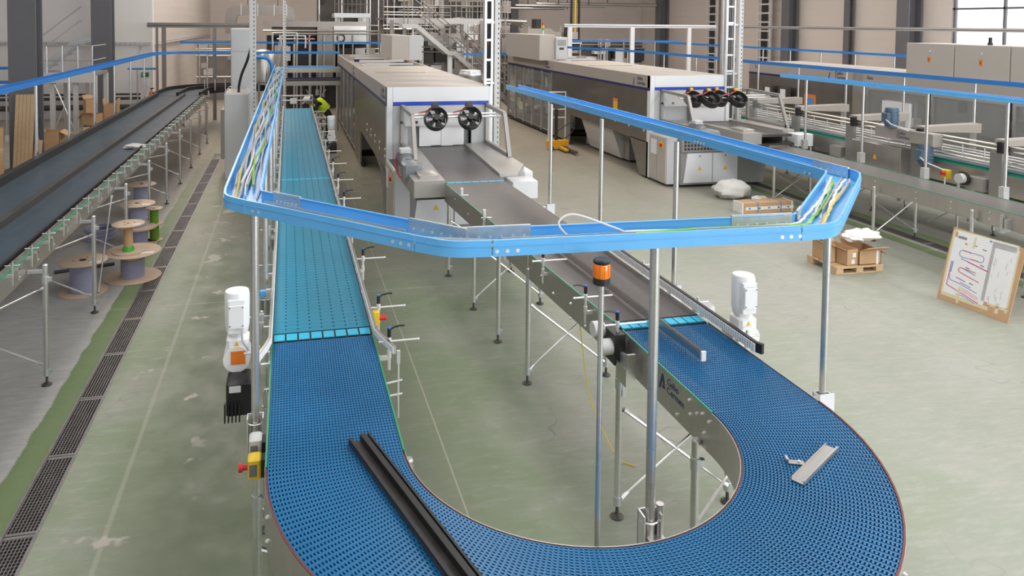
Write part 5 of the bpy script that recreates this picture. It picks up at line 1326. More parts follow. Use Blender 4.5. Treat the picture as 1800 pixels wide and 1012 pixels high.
# drawing board leaning against the low conveyor
bd = thing('drawing_board', 'cardboard panel with a taped-on coloured floor plan leaning at right', 'board', (8.0, 7.23, 0))
p0, p1, p2 = Vector((7.96, 7.66, 0.0)), Vector((8.07, 6.80, 0.0)), Vector((8.19, 7.75, 0.883))
ex_, ey_ = (p1 - p0), (p2 - p0); wB, hB = ex_.length, ey_.length; ex_.normalize(); ey_.normalize(); en_ = ex_.cross(ey_).normalized()
ey_ = en_.cross(ex_).normalized()
MBD = Matrix(((ex_.x, ey_.x, en_.x, p0.x), (ex_.y, ey_.y, en_.y, p0.y), (ex_.z, ey_.z, en_.z, p0.z), (0, 0, 0, 1)))
S = 1 if (MBD @ Vector((0, 0, 1))).x < p0.x else -1      # printed side looks towards the camera
def on_board(mb): return mb.xf(MBD)
def lay(n): return sorted((S * 0.0062 + S * 0.0008 * n, S * 0.006))
on_board(MB().prism([(0, 0), (wB, 0.0), (wB * 1.03, hB * 0.96), (0.02, hB)], 'z', -0.006, 0.006)).build('panel', 'cardboard', bd)
def sheet(u0, v0, u1, v1, n, mm, name, par=None):
    a, b = lay(n); return on_board(MB().box(u0, u1, v0, v1, a, b)).build(name, mm, par or bd)
for u0, v0, u1, v1 in ((0.03, 0.09, 0.06, 0.88), (0.05, 0.86, 0.82, 0.895), (0.80, 0.1, 0.835, 0.84), (0.04, 0.06, 0.62, 0.10), (0.60, 0.13, 0.84, 0.16)): sheet(u0, v0, u1, v1, 0, 'masking_tape', 'tape')
plan = sheet(0.055, 0.10, 0.56, 0.80, 1, 'paper', 'plan_sheet'); sheet(0.52, 0.15, 0.815, 0.87, 1, 'paper', 'plan_sheet'); sheet(0.09, 0.80, 0.80, 0.885, 1, 'paper', 'plan_sheet')
sheet(0.10, 0.795, 0.21, 0.825, 3, 'duct_tape', 'tape_piece'); sheet(0.70, 0.06, 0.74, 0.18, 3, 'masking_tape', 'tape_piece'); sheet(0.64, 0.12, 0.84, 0.145, 3, 'masking_tape', 'tape_piece'); sheet(0.24, 0.02, 0.27, 0.22, 3, 'masking_tape', 'tape_piece'); sheet(0.30, 0.72, 0.325, 0.86, 3, 'masking_tape', 'tape_piece')
def ink(path, mm, w=0.006):
    a, b = lay(2); mb = MB()
    on_board(mb.sweep(path, [(-w/2, a), (w/2, a), (w/2, b), (-w/2, b)])).build('plan_line', mm, plan)
ink(rounded([(0.40, 0.66), (0.16, 0.66), (0.16, 0.58), (0.42, 0.58)], 0.036, 6), 'ink_violet', 0.009)
ink(rounded([(0.40, 0.66), (0.46, 0.66), (0.46, 0.58), (0.40, 0.58)], 0.036, 6), 'ink_violet', 0.009)
ink([(0.19, 0.665), (0.30, 0.655)], 'ink_red', 0.010); ink([(0.30, 0.585), (0.40, 0.585)], 'ink_orange', 0.010)
ink([(0.19, 0.56), (0.27, 0.545)], 'ink_blue', 0.010); ink([(0.27, 0.545), (0.53, 0.50)], 'ink_magenta', 0.012)
ink([(0.085, 0.50), (0.085, 0.20), (0.50, 0.10)], 'ink_magenta', 0.009)
ink([(0.105, 0.50), (0.10, 0.36)], 'ink_blue', 0.014)
ink(rounded([(0.40, 0.44), (0.20, 0.45), (0.18, 0.40), (0.46, 0.34)], 0.025, 5), 'ink_red', 0.010); ink([(0.25, 0.445), (0.40, 0.41)], 'ink_blue', 0.010)
ink(rounded([(0.10, 0.34), (0.10, 0.27), (0.22, 0.26), (0.46, 0.21)], 0.03, 5), 'ink_violet', 0.009); ink([(0.18, 0.32), (0.30, 0.30)], 'ink_magenta', 0.009)
ink([(0.24, 0.275), (0.38, 0.25)], 'ink_blue', 0.009)
for k in range(4): ink([(0.28, 0.215 - k * 0.012), (0.49, 0.165 - k * 0.012)], 'ink_red', 0.003)
ink([(0.22, 0.12), (0.30, 0.125), (0.46, 0.09)], 'ink_blue', 0.008)
random.seed(21)
for k in range(14): 
    u, v = random.uniform(0.55, 0.78), random.uniform(0.2, 0.8); ink([(u, v), (u + random.uniform(-0.01, 0.01), v - random.uniform(0.03, 0.10))], 'ink_grey', 0.0022)
for u, v in ((0.30, 0.76), (0.42, 0.74), (0.43, 0.55), (0.27, 0.47), (0.35, 0.30)): ink([(u, v), (u + 0.05, v - 0.008)], 'ink_grey', 0.012)
for u, v in ((0.48, 0.86), (0.2, 0.75)): ink([(u, v), (u + 0.03, v - 0.004)], 'ink_blue' if u > 0.3 else 'ink_orange', 0.02)

# hand stacker beside the machine right of centre
hs = thing('pallet_stacker', 'yellow hand pallet stacker with silver mast beside the machine', 'stacker', (7.12, 19.0, 0))
MB().bbox(6.82, 7.42, 18.95, 19.12, 0.05, 0.26, 0.01).build('chassis', 'truck_yellow', hs)
for x in (6.88, 7.36): MB().cyl((x, 19.1, 0.2), (x, 19.1, 1.56), 0.022, 10).build('mast', 'bright_zinc', hs)
for z in (0.86, 1.08, 1.55): MB().cyl((6.88, 19.1, z), (7.36, 19.1, z), 0.02, 10).build('crossbar', 'bright_zinc', hs)
MB().cyl((7.08, 19.05, 0.2), (7.08, 19.05, 1.1), 0.045, 12).build('lift_cylinder', 'machine_dark', hs)
for x, mm in ((7.10, 'truck_yellow'), (7.22, 'steel_dark')): MB().box(x, x + 0.10, 18.05 if mm == 'steel_dark' else 18.4, 18.96, 0.05, 0.10).build('fork', mm, hs)
for x in (6.9, 7.3): MB().cyl((x, 18.9, 0.05), (x + 0.05, 18.9, 0.05), 0.05, 14).build('wheel', 'rubber', hs)
MB().tube(smooth3([(7.1, 19.0, 0.5), (7.5, 18.95, 0.75), (7.52, 18.95, 0.5), (7.3, 19.0, 0.3)]), 0.012, 6).build('hose', 'cable_black', hs)

# ================================================================== CABINETS AND STRUTS AT LEFT
cab = thing('control_cabinet', 'white-grey control cabinet with lifting eyes behind the big tray', 'cabinet', (-1.08, 17.0, 0))
MB().bbox(-1.33, -0.84, 16.7, 17.9, 0.0, 1.84, 0.006).build('cabinet_body', 'cabinet_grey', cab)
MB().box(-1.31, -0.86, 16.72, 17.88, 1.84, 1.846).build('cabinet_top', 'cabinet_beige', cab)
MB().box(-1.315, -0.855, 16.685, 16.70, 0.03, 1.82).build('cabinet_door', 'cabinet_grey', cab)
MB().bbox(-1.45, -1.33, 17.2, 17.8, 0.35, 1.45, 0.01).build('side_unit', 'cabinet_beige', cab)
for x in (-1.29, -0.88):
    for y in (16.78, 17.3, 17.82): MB().tube([(x + 0.03 * math.cos(2 * PI * i / 12), y, 1.875 + 0.03 * math.sin(2 * PI * i / 12)) for i in range(12)], 0.008, 6, True).build('lifting_eye', 'bright_zinc', cab)
tall = thing('tall_cabinet', 'tall light grey panel cabinet behind the control cabinet', 'cabinet', (-1.05, 18.6, 0))
MB().bbox(-1.29, -0.80, 18.1, 18.9, 0.0, 3.23, 0.006).build('cabinet_body', 'light_grey', tall)
MB().box(-1.27, -0.82, 18.085, 18.10, 0.05, 2.68).box(-1.27, -0.82, 18.085, 18.10, 2.70, 3.20).build('cabinet_door', 'cabinet_grey', tall)
single(MB().tube(smooth3([(-1.05, 17.0, 1.846), (-1.04, 17.0, 2.0), (-0.98, 16.95, 2.25), (-0.86, 16.85, 2.55), (-0.76, 16.78, 2.9)]), 0.028, 10), 'supply_cable', 'cable_black', 'thick black supply cable rising from the control cabinet', 'cable')
def strut(x, y, w, label, ladder=0, z1=9.2, d=0.10):
    t = thing('perforated_strut', label, 'strut', (x, y, 0), 'perforated strut uprights')
    MB().prism([(x - w/2, y - d/2), (x + w/2, y - d/2), (x + w/2, y + d/2), (x + w/2 - 0.01, y + d/2), (x + w/2 - 0.01, y - d/2 + 0.01), (x - w/2 + 0.01, y - d/2 + 0.01), (x - w/2 + 0.01, y + d/2), (x - w/2, y + d/2)], 'z', 0, z1).build('upright', 'light_grey', t)
    h = MB()
    for k in range(int(4.6 / 0.09)): h.box(x + w * 0.12, x + w * 0.12 + 0.018, y - d/2 - 0.002, y - d/2 + 0.001, 0.05 + k * 0.09, 0.085 + k * 0.09)
    h.build('slot_holes', 'machine_dark', t, smooth=False, kind='stuff')
    if ladder:
        for s in (0, 1): MB().box(x - ladder - 0.02 + s * ladder * 0.55, x - ladder + 0.02 + s * ladder * 0.55, y - 0.05, y + 0.05, 0, z1).build('ladder_rail', 'galvanised', t)
        for k in range(16): MB().box(x - ladder, x - ladder * 0.45, y - 0.04, y - 0.01, 0.2 + k * 0.36, 0.24 + k * 0.36).build('rung', 'bright_zinc', t)
        for k in range(3): MB().cyl((x - ladder * (0.88 - 0.14 * k), y + 0.01, 0), (x - ladder * (0.88 - 0.14 * k), y + 0.01, z1), 0.014, 6).build('riser_cable', 'cable_black', t)
        for k in range(3): MB().box(x - ladder, x + w/2, y - 0.03, y + 0.03, 1.2 + k * 1.1, 1.24 + k * 1.1).build('crosspiece', 'galvanised', t)
    return t
strut(-0.72, 16.4, 0.13, 'perforated grey strut beside the tall cabinet at left')
strut(3.70, 13.1, 0.10, 'perforated strut with cable ladder beside the central machine', 0.22)
strut(9.90, 14.95, 0.10, 'perforated strut with cable ladder at the corner of the machine right of centre', 0.36)
strut(-0.1, 23.0, 0.09, 'slim far perforated strut right of the tall cabinet')
strut(11.4, 17.6, 0.10, 'perforated strut with cable ladder in front of the far right machine', 0.26)

def rail_frame(label, p0, p1, z, posts, th=0.10, material='light_grey'):
    t = thing('support_beam', label, 'beam', (p0[0], p0[1], 0), 'overhead support beams')
    MB().sweep([p0, p1], [(-0.05, z), (0.05, z), (0.05, z + th), (-0.05, z + th)]).build('beam', material, t)
    MB().sweep([p0, p1], [(-0.056, z + th * 0.35), (0.056, z + th * 0.35), (0.056, z + th * 0.5), (-0.056, z + th * 0.5)]).build('groove', 'steel_dark', t)
    for x, y, w in posts: MB().box(x - w/2, x + w/2, y - 0.05, y + 0.05, 0, z).build('post', material, t)
rail_frame('aluminium support beam on posts at the end of the left conveyor', (-4.6, 26.9), (-1.3, 26.9), 3.16, [(-4.30, 26.9, 0.07), (-4.08, 26.9, 0.13), (-2.45, 26.9, 0.11)], 0.17, 'far_steel')
rail_frame('white support beam on posts behind the machine right of centre', (11.3, 29.6), (18.4, 29.6), 3.27, [(11.55, 29.6, 0.18), (14.4, 29.6, 0.18), (17.1, 29.6, 0.16)], 0.14, 'white_paint')
rail_frame('long aluminium pipe beam at far right in front of the wall', (17.6, 27.5), (17.6, 10.0), 3.29, [(17.6, 27.4, 0.1)], 0.10, 'galvanised')

# ================================================================== LEFT SIDE OF THE HALL
pk = thing('plank_stack', 'light wooden planks leaning upright against the first column', 'planks', (-5.6, 18.1, 0))
for k in range(6):
    x = -5.84 + k * 0.075; h = 1.74 if k < 5 else 0.75
    MB().prism([(17.95, 0), (18.0, 0), (18.28, h), (18.23, h)], 'x', x, x + 0.07).build('plank', 'plank_wood', pk)
MB().prism([(17.9, 0), (17.95, 0), (18.2, 0.72), (18.15, 0.72)], 'x', -5.40, -5.30).build('plank', 'plank_wood', pk)
wbn = thing('work_trestle', 'rough wooden trestle table at the left edge', 'table', (-6.3, 16.2, 0))
MB().box(-6.9, -5.55, 15.8, 16.6, 0.74, 0.80).build('table_top', 'plank_wood', wbn)
for x in (-6.8, -5.75):
    for y in (15.85, 16.5): MB().box(x, x + 0.09, y, y + 0.09, 0, 0.74).build('leg', 'plank_wood', wbn)
MB().box(-6.8, -5.7, 15.9, 15.94, 0.3, 0.4).build('stretcher', 'plank_wood', wbn)
single(MB().bbox(-5.95, -5.62, 16.0, 16.3, 0.802, 0.98, 0.02), 'parts_bag', 'light_grey', 'pale grey package lying on the wooden trestle', 'package')
open_carton(-6.15, 17.4, 0.0, 0.5, 0.5, 1.1, 0, 'tall brown cardboard box behind the wooden trestle', [('l', -20)])
for (x, y, z, w, d, h, rz, lb, fl) in ((-5.30, 22.6, 0.0, 0.50, 0.45, 0.45, 0.2, 'lowest crumpled cardboard box beside the second column', [('f', -30), ('r', -20)]),
        (-5.33, 22.65, 0.46, 0.40, 0.38, 0.32, -0.3, 'middle cardboard box of the pile beside the second column', [('l', -40), ('f', 20)]),
        (-5.42, 22.7, 0.79, 0.26, 0.26, 0.40, 0.5, 'top cardboard box of the pile beside the second column', [('b', 50)]),
        (-4.95, 23.2, 0.0, 0.36, 0.40, 0.99, 0.0, 'tall closed-looking cardboard box right of the second column', [('l', 85), ('r', 85)])):
    open_carton(x, y, z, w, d, h, rz, lb, fl)
open_carton(-5.75, 20.5, 0.0, 0.45, 0.5, 0.62, 0.0, 'low cardboard box behind the left tray posts', [('l', -30), ('r', -30)])
sp = thing('steel_platform', 'grey steel access platform with stair and handrails at left', 'platform', (-6.3, 23.5, 0))
MB().box(-7.0, -5.35, 23.1, 24.6, 1.80, 1.88).build('deck', 'galvanised', sp)
MB().box(-7.0, -5.35, 23.02, 23.10, 1.62, 1.90).build('edge_beam', 'light_grey', sp)
for x in (-6.55, -5.95, -5.45):
    for y in (23.15, 24.5): MB().box(x, x + 0.12, y, y + 0.12, 0, 1.80).build('leg', 'light_grey', sp)
brace(sp, (-6.45, 23.2, 1.6), (-5.95, 23.2, 0.3), 0.02); brace(sp, (-5.9, 23.2, 1.6), (-6.45, 23.2, 0.3), 0.02)
for z in (2.25, 2.66): MB().cyl((-7.0, 23.1, z), (-5.4, 23.1, z), 0.02, 8).cyl((-5.4, 23.1, z), (-5.4, 24.6, z), 0.02, 8).build('handrail', 'galvanised', sp)
for x in (-6.95, -6.6, -6.2, -5.8, -5.42): MB().cyl((x, 23.1, 1.88), (x, 23.1, 2.66), 0.022, 8).build('rail_post', 'galvanised', sp)
for o in (0, 0.7):
    MB().prism([(-7.0, 1.9), (-7.0, 2.1), (-5.9, 3.0), (-5.9, 2.8)], 'y', 24.0 + o, 24.05 + o).build('stringer', 'galvanised', sp)
for z in (0.5, 0.9): MB().cyl((-7.0, 24.0, 2.0 + z), (-5.9, 24.0, 2.9 + z), 0.02, 8).build('stair_rail', 'galvanised', sp)
for k in range(5): MB().box(-6.95 + k * 0.2, -6.73 + k * 0.2, 24.05, 24.7, 2.02 + k * 0.165, 2.05 + k * 0.165).build('tread', 'galvanised', sp)

# ================================================================== BACKGROUND MACHINERY
du = thing('air_duct', 'rectangular metal air duct with elbows high at the back', 'duct', (-1, 32, 3))
MB().box(-1.9, 0.0, 31.7, 32.2, 3.66, 4.06).build('duct_run', 'duct_metal', du)
el = [(-1.9, 4.06), (-1.9, 3.66), (-2.0, 3.62), (-2.05, 3.5), (-2.05, 2.9), (-2.48, 2.9), (-2.48, 3.6), (-2.38, 3.9), (-2.15, 4.05)]
MB().prism(el, 'y', 31.7, 32.2).build('elbow', 'duct_metal', du)
el2 = [(0.0, 3.66), (0.0, 4.06), (0.12, 4.03), (0.26, 3.86), (0.30, 3.5), (0.30, 3.0), (-0.1, 3.0), (-0.1, 3.5)]
MB().prism(el2, 'y', 31.7, 32.2).build('elbow', 'duct_metal', du)
for x in (-1.85, -1.2, -0.55, -0.05): MB().box(x - 0.02, x + 0.02, 31.66, 32.24, 3.62, 4.10).build('flange', 'galvanised', du)
for x in (-1.6, -0.4): MB().cyl((x, 31.95, 4.06), (x, 31.95, 9.2), 0.015, 6).build('hanger', 'steel_dark', du)

tm = thing('tunnel_machine', 'wide stainless tunnel machine across the back behind the teal conveyor', 'machine', (1.1, 30, 0))
MB().box(-0.9, 3.0, 29.4, 31.2, 3.20, 3.42).build('top_cover', 'duct_metal', tm)
MB().box(-0.6, 1.05, 29.5, 31.0, 2.85, 3.20).build('side_housing', 'steel_dark', tm)
MB().box(1.10, 1.70, 29.3, 31.0, 1.0, 3.22).build('column_housing', 'duct_metal', tm)
MB().box(1.73, 2.98, 29.3, 31.0, 2.55, 3.25).build('front_housing', 'stainless', tm)
MB().box(-0.8, 3.0, 29.9, 31.0, 0.0, 2.85).build('base_housing', 'machine_dark', tm)
for k, (a, b, z0, z1, mm) in enumerate(((-0.5, 0.0, 1.2, 2.5, 'stainless'), (0.15, 0.8, 1.0, 2.3, 'machine_dark'), (1.3, 1.8, 1.5, 2.6, 'cabinet_beige'), (1.9, 2.5, 1.2, 2.4, 'machine_dark'), (2.55, 2.95, 1.0, 2.4, 'stainless_side'), (-0.2, 0.1, 1.9, 2.45, 'light_grey'))):
    MB().bbox(a, b, 29.6 - 0.05 * k, 29.95, z0, z1, 0.01).build('machine_door', mm, tm)
for k in range(6): MB().cyl((-0.3 + k * 0.55, 29.2, 0.5), (-0.3 + k * 0.55, 29.2, 2.9), 0.03, 8).build('riser_pipe', 'stainless_pipe', tm)
for z, x0_, x1_ in ((2.95, -0.6, 3.6), (2.75, -0.4, 1.0), (3.06, -0.9, 4.0)): MB().cyl((x0_, 28.9, z), (x1_, 28.9, z), 0.03, 8).build('header_pipe', 'stainless_pipe', tm)
MB().tube([(2.0 + 0.14 * math.cos(2 * PI * i / 16), 29.25, 2.78 + 0.14 * math.sin(2 * PI * i / 16)) for i in range(16)], 0.03, 6, True).build('round_hatch', 'steel_dark', tm)
pf = thing('pipe_frame', 'bent stainless pipe frame behind the tall cabinet', 'pipes', (0.2, 26, 0))
for o, z in ((0, 3.02), (0.28, 2.92)):
    MB().tube(smooth3([(-0.5 + o, 26, 2.6), (-0.5 + o, 26, z - 0.05), (-0.4 + o, 26, z), (0.2 + o, 26, z), (0.3 + o, 26, z - 0.06), (0.3 + o, 26, 2.5)]), 0.03, 8).build('bent_pipe', 'stainless_pipe', pf)
for x in (-0.5, -0.3, 0.3, 0.75): MB().cyl((x, 26.1, 0), (x, 26.1, 2.7), 0.03, 8).build('upright', 'stainless_pipe', pf)
MB().cyl((0.60, 26, 2.62), (0.78, 26, 2.98), 0.012, 6).build('red_hose', 'signal_red', pf)
tk = thing('steel_tank', 'small round stainless tank beside the far strut', 'tank', (-0.75, 24.6, 0))
MB().lathe((-0.75, 24.6, 1.45), [(0.33, 0), (0.38, 0.05), (0.38, 0.85), (0.30, 1.0), (0.1, 1.06)], 24).build('shell', 'stainless', tk)
for a in range(3): MB().cyl((-0.75 + 0.3 * math.cos(a * 2.1), 24.6 + 0.3 * math.sin(a * 2.1), 0), (-0.75 + 0.3 * math.cos(a * 2.1), 24.6 + 0.3 * math.sin(a * 2.1), 1.5), 0.03, 8).build('leg', 'stainless_pipe', tk)
xc = thing('cross_conveyor', 'stainless cross conveyor at the far end of the teal conveyor', 'conveyor', (0.8, 23.6, 0))
for z, mm in ((1.85, 'stainless'), (1.45, 'stainless')): MB().box(-0.3, 1.58, 23.3, 23.9, z, z + 0.14).build('beam', mm, xc)
MB().box(-0.3, 1.58, 23.25, 23.3, 1.66, 1.70).build('blue_edge', 'navy', xc)
MB().box(-0.3, 1.58, 23.4, 23.8, 1.60, 1.63).build('belt', 'belt_dark', xc)
for x in (-0.2, 0.4, 1.0, 1.5): MB().cyl((x, 23.6, 0), (x, 23.6, 1.9), 0.035, 8).build('leg', 'stainless_pipe', xc)
brace(xc, (0.55, 23.6, 1.3), (1.15, 23.6, 0.3), 0.018); brace(xc, (1.15, 23.6, 1.3), (0.55, 23.6, 0.3), 0.018)
MB().box(0.0, 1.4, 23.28, 23.30, 2.0, 2.06).build('light_strip', 'sensor_blue', xc)
le_ = thing('end_guard', 'grey tubular guard frame at the end of the teal belt', 'guard', (0.2, 19.6, 0))
for z in (1.38, 1.50): MB().cyl((-0.15, 19.6, z), (0.62, 19.6, z), 0.02, 8).build('rail', 'galvanised', le_)
for x in (-0.15, 0.62): MB().cyl((x, 19.6, 0), (x, 19.6, 1.52), 0.02, 8).build('upright', 'galvanised', le_)
MB().box(0.05, 0.22, 19.55, 19.6, 1.30, 1.44).build('sign_plate', 'paper', le_)

# platform with stair in the middle background
mz = thing('mezzanine', 'steel mezzanine platform with stair in the middle background', 'platform', (6, 29, 0))
blob(MB(), (-2.5, 13.4, ZB + 0.035), (0.17, 0.08, 0.045), 4, 0.18, 20, 12, 0.2).build('cloth', 'foam_white', rag)
MB().box(3.6, 7.4, 28.0, 31.5, 3.50, 3.58).build('deck', 'far_steel', mz)
MB().box(3.6, 7.4, 27.95, 28.02, 3.36, 3.58).build('edge_beam', 'table_steel', mz)
for x, y in ((7.28, 28.0), (3.8, 28.0), (7.28, 31.3), (4.3, 28.1), (3.8, 31.3)): MB().box(x - 0.07, x + 0.07, y - 0.07, y + 0.07, 0, 3.5).build('column', 'far_steel', mz)
for z in (4.05, 4.5): MB().cyl((5.2, 28.0, z), (7.35, 28.0, z), 0.022, 8).cyl((7.35, 28.0, z), (7.35, 31.4, z), 0.022, 8).build('handrail', 'far_steel', mz)
for k in range(6): MB().cyl((5.2 + k * 0.43, 28.0, 3.58), (5.2 + k * 0.43, 28.0, 4.5), 0.022, 8).build('rail_post', 'far_steel', mz)
sx0, sz0, sx1, sz1 = 4.55, 3.50, 5.75, 2.55      # upper flight
for y in (26.6, 27.5):
    MB().prism([(4.0, 3.36), (4.55, 3.36), (5.75, 2.38), (5.98, 2.38), (8.6, 0.12), (8.6, 0.0), (8.4, 0.0), (8.4, 0.06), (5.9, 2.22), (5.68, 2.22), (4.5, 3.2), (4.0, 3.2)], 'y', y, y + 0.06).build('stringer', 'table_steel', mz)
for k in range(8): MB().box(4.6 + k * 0.16, 4.85 + k * 0.16, 26.66, 27.5, 3.28 - k * 0.125, 3.31 - k * 0.125).build('tread', 'far_steel', mz)
for k in range(14): MB().box(6.0 + k * 0.18, 6.26 + k * 0.18, 26.66, 27.5, 2.20 - k * 0.158, 2.23 - k * 0.158).build('tread', 'far_steel', mz)
for y in (26.6, 27.56):
    for dz in (0.5, 0.95): MB().tube([(4.0, y, 3.36 + dz), (4.55, y, 3.36 + dz), (5.75, y, 2.38 + dz), (5.98, y, 2.38 + dz), (8.5, y, 0.2 + dz)], 0.02, 8).build('stair_rail', 'far_steel', mz)
    for x, z in ((4.2, 3.36), (5.0, 3.0), (5.75, 2.38), (6.4, 2.0), (7.1, 1.4), (7.8, 0.8)): MB().cyl((x, y, z), (x, y, z + 0.95), 0.02, 8).build('rail_post', 'far_steel', mz)
MB().box(5.70, 5.86, 26.7, 26.86, 0, 2.3).build('stair_leg', 'white_paint', mz)
mzl = thing('service_platform', 'smaller steel service platform with railing left of the mezzanine', 'platform', (2.8, 34, 0))
MB().box(2.0, 3.6, 33.6, 35.5, 3.60, 3.80).build('deck', 'galvanised', mzl)
for k in range(9): MB().cyl((2.03 + k * 0.19, 33.65, 3.8), (2.03 + k * 0.19, 33.65, 4.7), 0.018, 6).build('rail_post', 'far_steel', mzl)
for z in (4.2, 4.68): MB().cyl((2.03, 33.65, z), (3.6, 33.65, z), 0.02, 6).build('handrail', 'far_steel', mzl)
for x in (2.1, 3.5): MB().box(x - 0.06, x + 0.06, 33.7, 33.82, 0, 3.6).build('leg', 'galvanised', mzl)
random.seed(5)
def clutter(name, label, x0, x1, y, z0, z1, n, seed, mats=('stainless', 'steel_dark', 'duct_metal', 'light_grey', 'machine_dark')):
    """process unit: housing with doors, pipes and a few drums"""
    random.seed(seed)
    t = thing(name, label, 'machine', ((x0 + x1) / 2, y, 0))
    MB().box(x0, x1, y + 0.8, y + 2.0, 0, z1 * 0.92).build('housing', random.choice(('steel_dark', 'duct_metal')), t)
    for k in range(n):
        a = random.uniform(x0, x1 - 0.3); w = random.uniform(0.15, 0.7); zz = random.uniform(z0, z1 - 0.3); h = random.uniform(0.15, 0.8)
        q = random.random()
        if q < 0.55: MB().bbox(a, min(x1, a + w), y + random.uniform(0.3, 0.7), y + 0.82, zz, min(z1, zz + h), 0.01).build('panel', random.choice(mats), t)
        elif q < 0.8: MB().cyl((a, y + 0.4, z0 * 0.3), (a, y + 0.4, z1), 0.035, 8).build('riser_pipe', 'stainless_pipe', t)
        else: MB().cyl((x0, y + 0.35, zz), (x1, y + 0.35, zz), 0.03, 8).build('header_pipe', 'stainless_pipe', t)
    return t
clutter('filling_unit', 'dark process unit under the mezzanine platform', 5.0, 7.2, 30.2, 0.6, 3.2, 22, 11)
fu = clutter('filling_unit', 'stainless process unit with red lamp right of the mezzanine', 7.6, 10.2, 33.0, 0.6, 3.6, 26, 12, ('stainless', 'duct_metal', 'taupe_paint', 'stainless'))
MB().cyl((8.95, 33.0, 2.42), (8.95, 33.0, 2.58), 0.06, 12).build('signal_lamp', 'lamp_red', fu)
clutter('filling_unit', 'stainless process unit behind the roof cabinet right of centre', 10.4, 13.0, 31.5, 0.8, 3.3, 20, 13, ('duct_metal', 'taupe_paint', 'stainless', 'machine_dark'))
clutter('filling_unit', 'low process unit along the back wall at right', 14.0, 19.5, 38.0, 0.4, 2.6, 30, 14, ('light_grey', 'taupe_paint', 'white_paint', 'machine_dark', 'duct_metal'))
clutter('filling_unit', 'process unit behind the service platform at centre', 1.4, 4.6, 36.0, 1.0, 5.2, 26, 15, ('stainless', 'duct_metal', 'taupe_paint', 'machine_dark'))
clutter('filling_unit', 'process unit at the far left behind the curved conveyor end', -3.8, -1.6, 33.0, 0.6, 2.8, 18, 16, ('light_grey', 'taupe_paint', 'stainless', 'cabinet_beige'))
clutter('process_tower', 'tall dark process tower behind the mezzanine stair', 4.8, 8.4, 38.5, 1.0, 5.6, 44, 21, ('far_steel', 'duct_metal', 'machine_dark', 'taupe_paint', 'stainless'))
clutter('process_tower', 'tall process tower between mezzanine and roof cabinet at right', 8.9, 12.2, 40.0, 1.0, 5.0, 40, 22, ('duct_metal', 'taupe_paint', 'far_steel', 'stainless', 'machine_dark'))
clutter('process_tower', 'steel process tower behind the tunnel machine', -0.6, 1.3, 35.0, 1.0, 3.4, 20, 23, ('far_steel', 'duct_metal', 'taupe_paint'))
clutter('process_tower', 'grey process tower in front of the back wall at right', 12.6, 13.9, 35.0, 0.6, 3.0, 18, 24, ('far_steel', 'duct_metal', 'light_grey'))
hp = thing('hood', 'taupe sheet metal hood behind the roof cabinet right of centre', 'hood', (10.6, 28.4, 2.3))
MB().prism([(9.9, 2.3), (11.3, 2.3), (11.3, 2.95), (10.9, 3.2), (9.9, 3.2)], 'y', 30.2, 31.3).build('hood_body', 'taupe_paint', hp)
MB().cyl((10.4, 30.6, 3.2), (10.4, 30.6, 3.6), 0.2, 16).build('hood_pipe', 'machine_dark', hp)
MB().box(9.95, 11.25, 30.3, 31.2, 0, 2.3).build('hood_base', 'machine_dark', hp)
for k in range(3):
    single(MB().tube(smooth3([(8.6 + 0.5 * k, 36.3 + 0.3 * k, 3.2), (9.2 + 0.5 * k, 36.3 + 0.3 * k, 3.5), (10.2 + 0.4 * k, 36.3 + 0.3 * k, 3.55), (11.8, 36.3 + 0.3 * k, 3.5 - 0.12 * k)]), 0.10, 10).cyl((10.2 + 0.4 * k, 36.3 + 0.3 * k, 3.5), (10.2 + 0.4 * k, 36.3 + 0.3 * k, 9.19), 0.02, 6), 'overhead_pipe', 'stainless_pipe',
           ('topmost bent stainless pipe above the far process units', 'middle bent stainless pipe above the far process units', 'lowest bent stainless pipe above the far process units')[k], 'pipe')
dr = thing('steel_drum', 'shiny steel drum lid between the two packing machines', 'drum', (4.66, 19.0, 0))
MB().lathe((4.66, 19.0, 0), [(0.28, 0), (0.29, 0.02), (0.29, 2.0), (0.305, 2.02), (0.305, 2.08), (0.29, 2.1), (0.27, 2.17)], 28).build('drum_body', 'galvanised', dr)
for z in (1.3, 1.7): MB().lathe((4.66, 19.0, z), [(0.30, 0), (0.305, 0.02), (0.30, 0.04)], 28).build('drum_hoop', 'galvanised', dr)
# pipes high along the back wall
for k, (x0_, x1_, z, r) in enumerate(((13.6, 19.5, 4.52, 0.09), (15.0, 23.2, 4.66, 0.11), (12.4, 17.0, 4.36, 0.08))):
    t = thing('ceiling_pipe', ('upper stainless pipe along the back wall at left', 'long stainless pipe along the back wall', 'lower stainless pipe along the back wall')[k], 'pipe', (x0_, 44, z), 'stainless pipes along the back wall')
    MB().cyl((x0_, 44 + k * 0.3, z), (x1_, 44 + k * 0.3, z), r, 12).build('pipe', 'stainless_pipe', t)
    for j in range(3): MB().cyl((x0_ + 0.8 + j * 2, 44 + k * 0.3, z), (x0_ + 0.8 + j * 2, 44 + k * 0.3, 9.2), 0.03, 6).build('hanger', 'steel_dark', t)
for k in range(3):
    single(MB().cyl((14.9 + k * 0.22, 38.0, 2.4), (14.9 + k * 0.22, 38.0, 9.2), 0.06, 10), 'riser_pipe', ('cable_black', 'yellow', 'cable_black')[k], ('left black riser pipe behind the white beam', 'yellow gas pipe between the two black risers', 'right black riser pipe behind the white beam')[k], 'pipe')
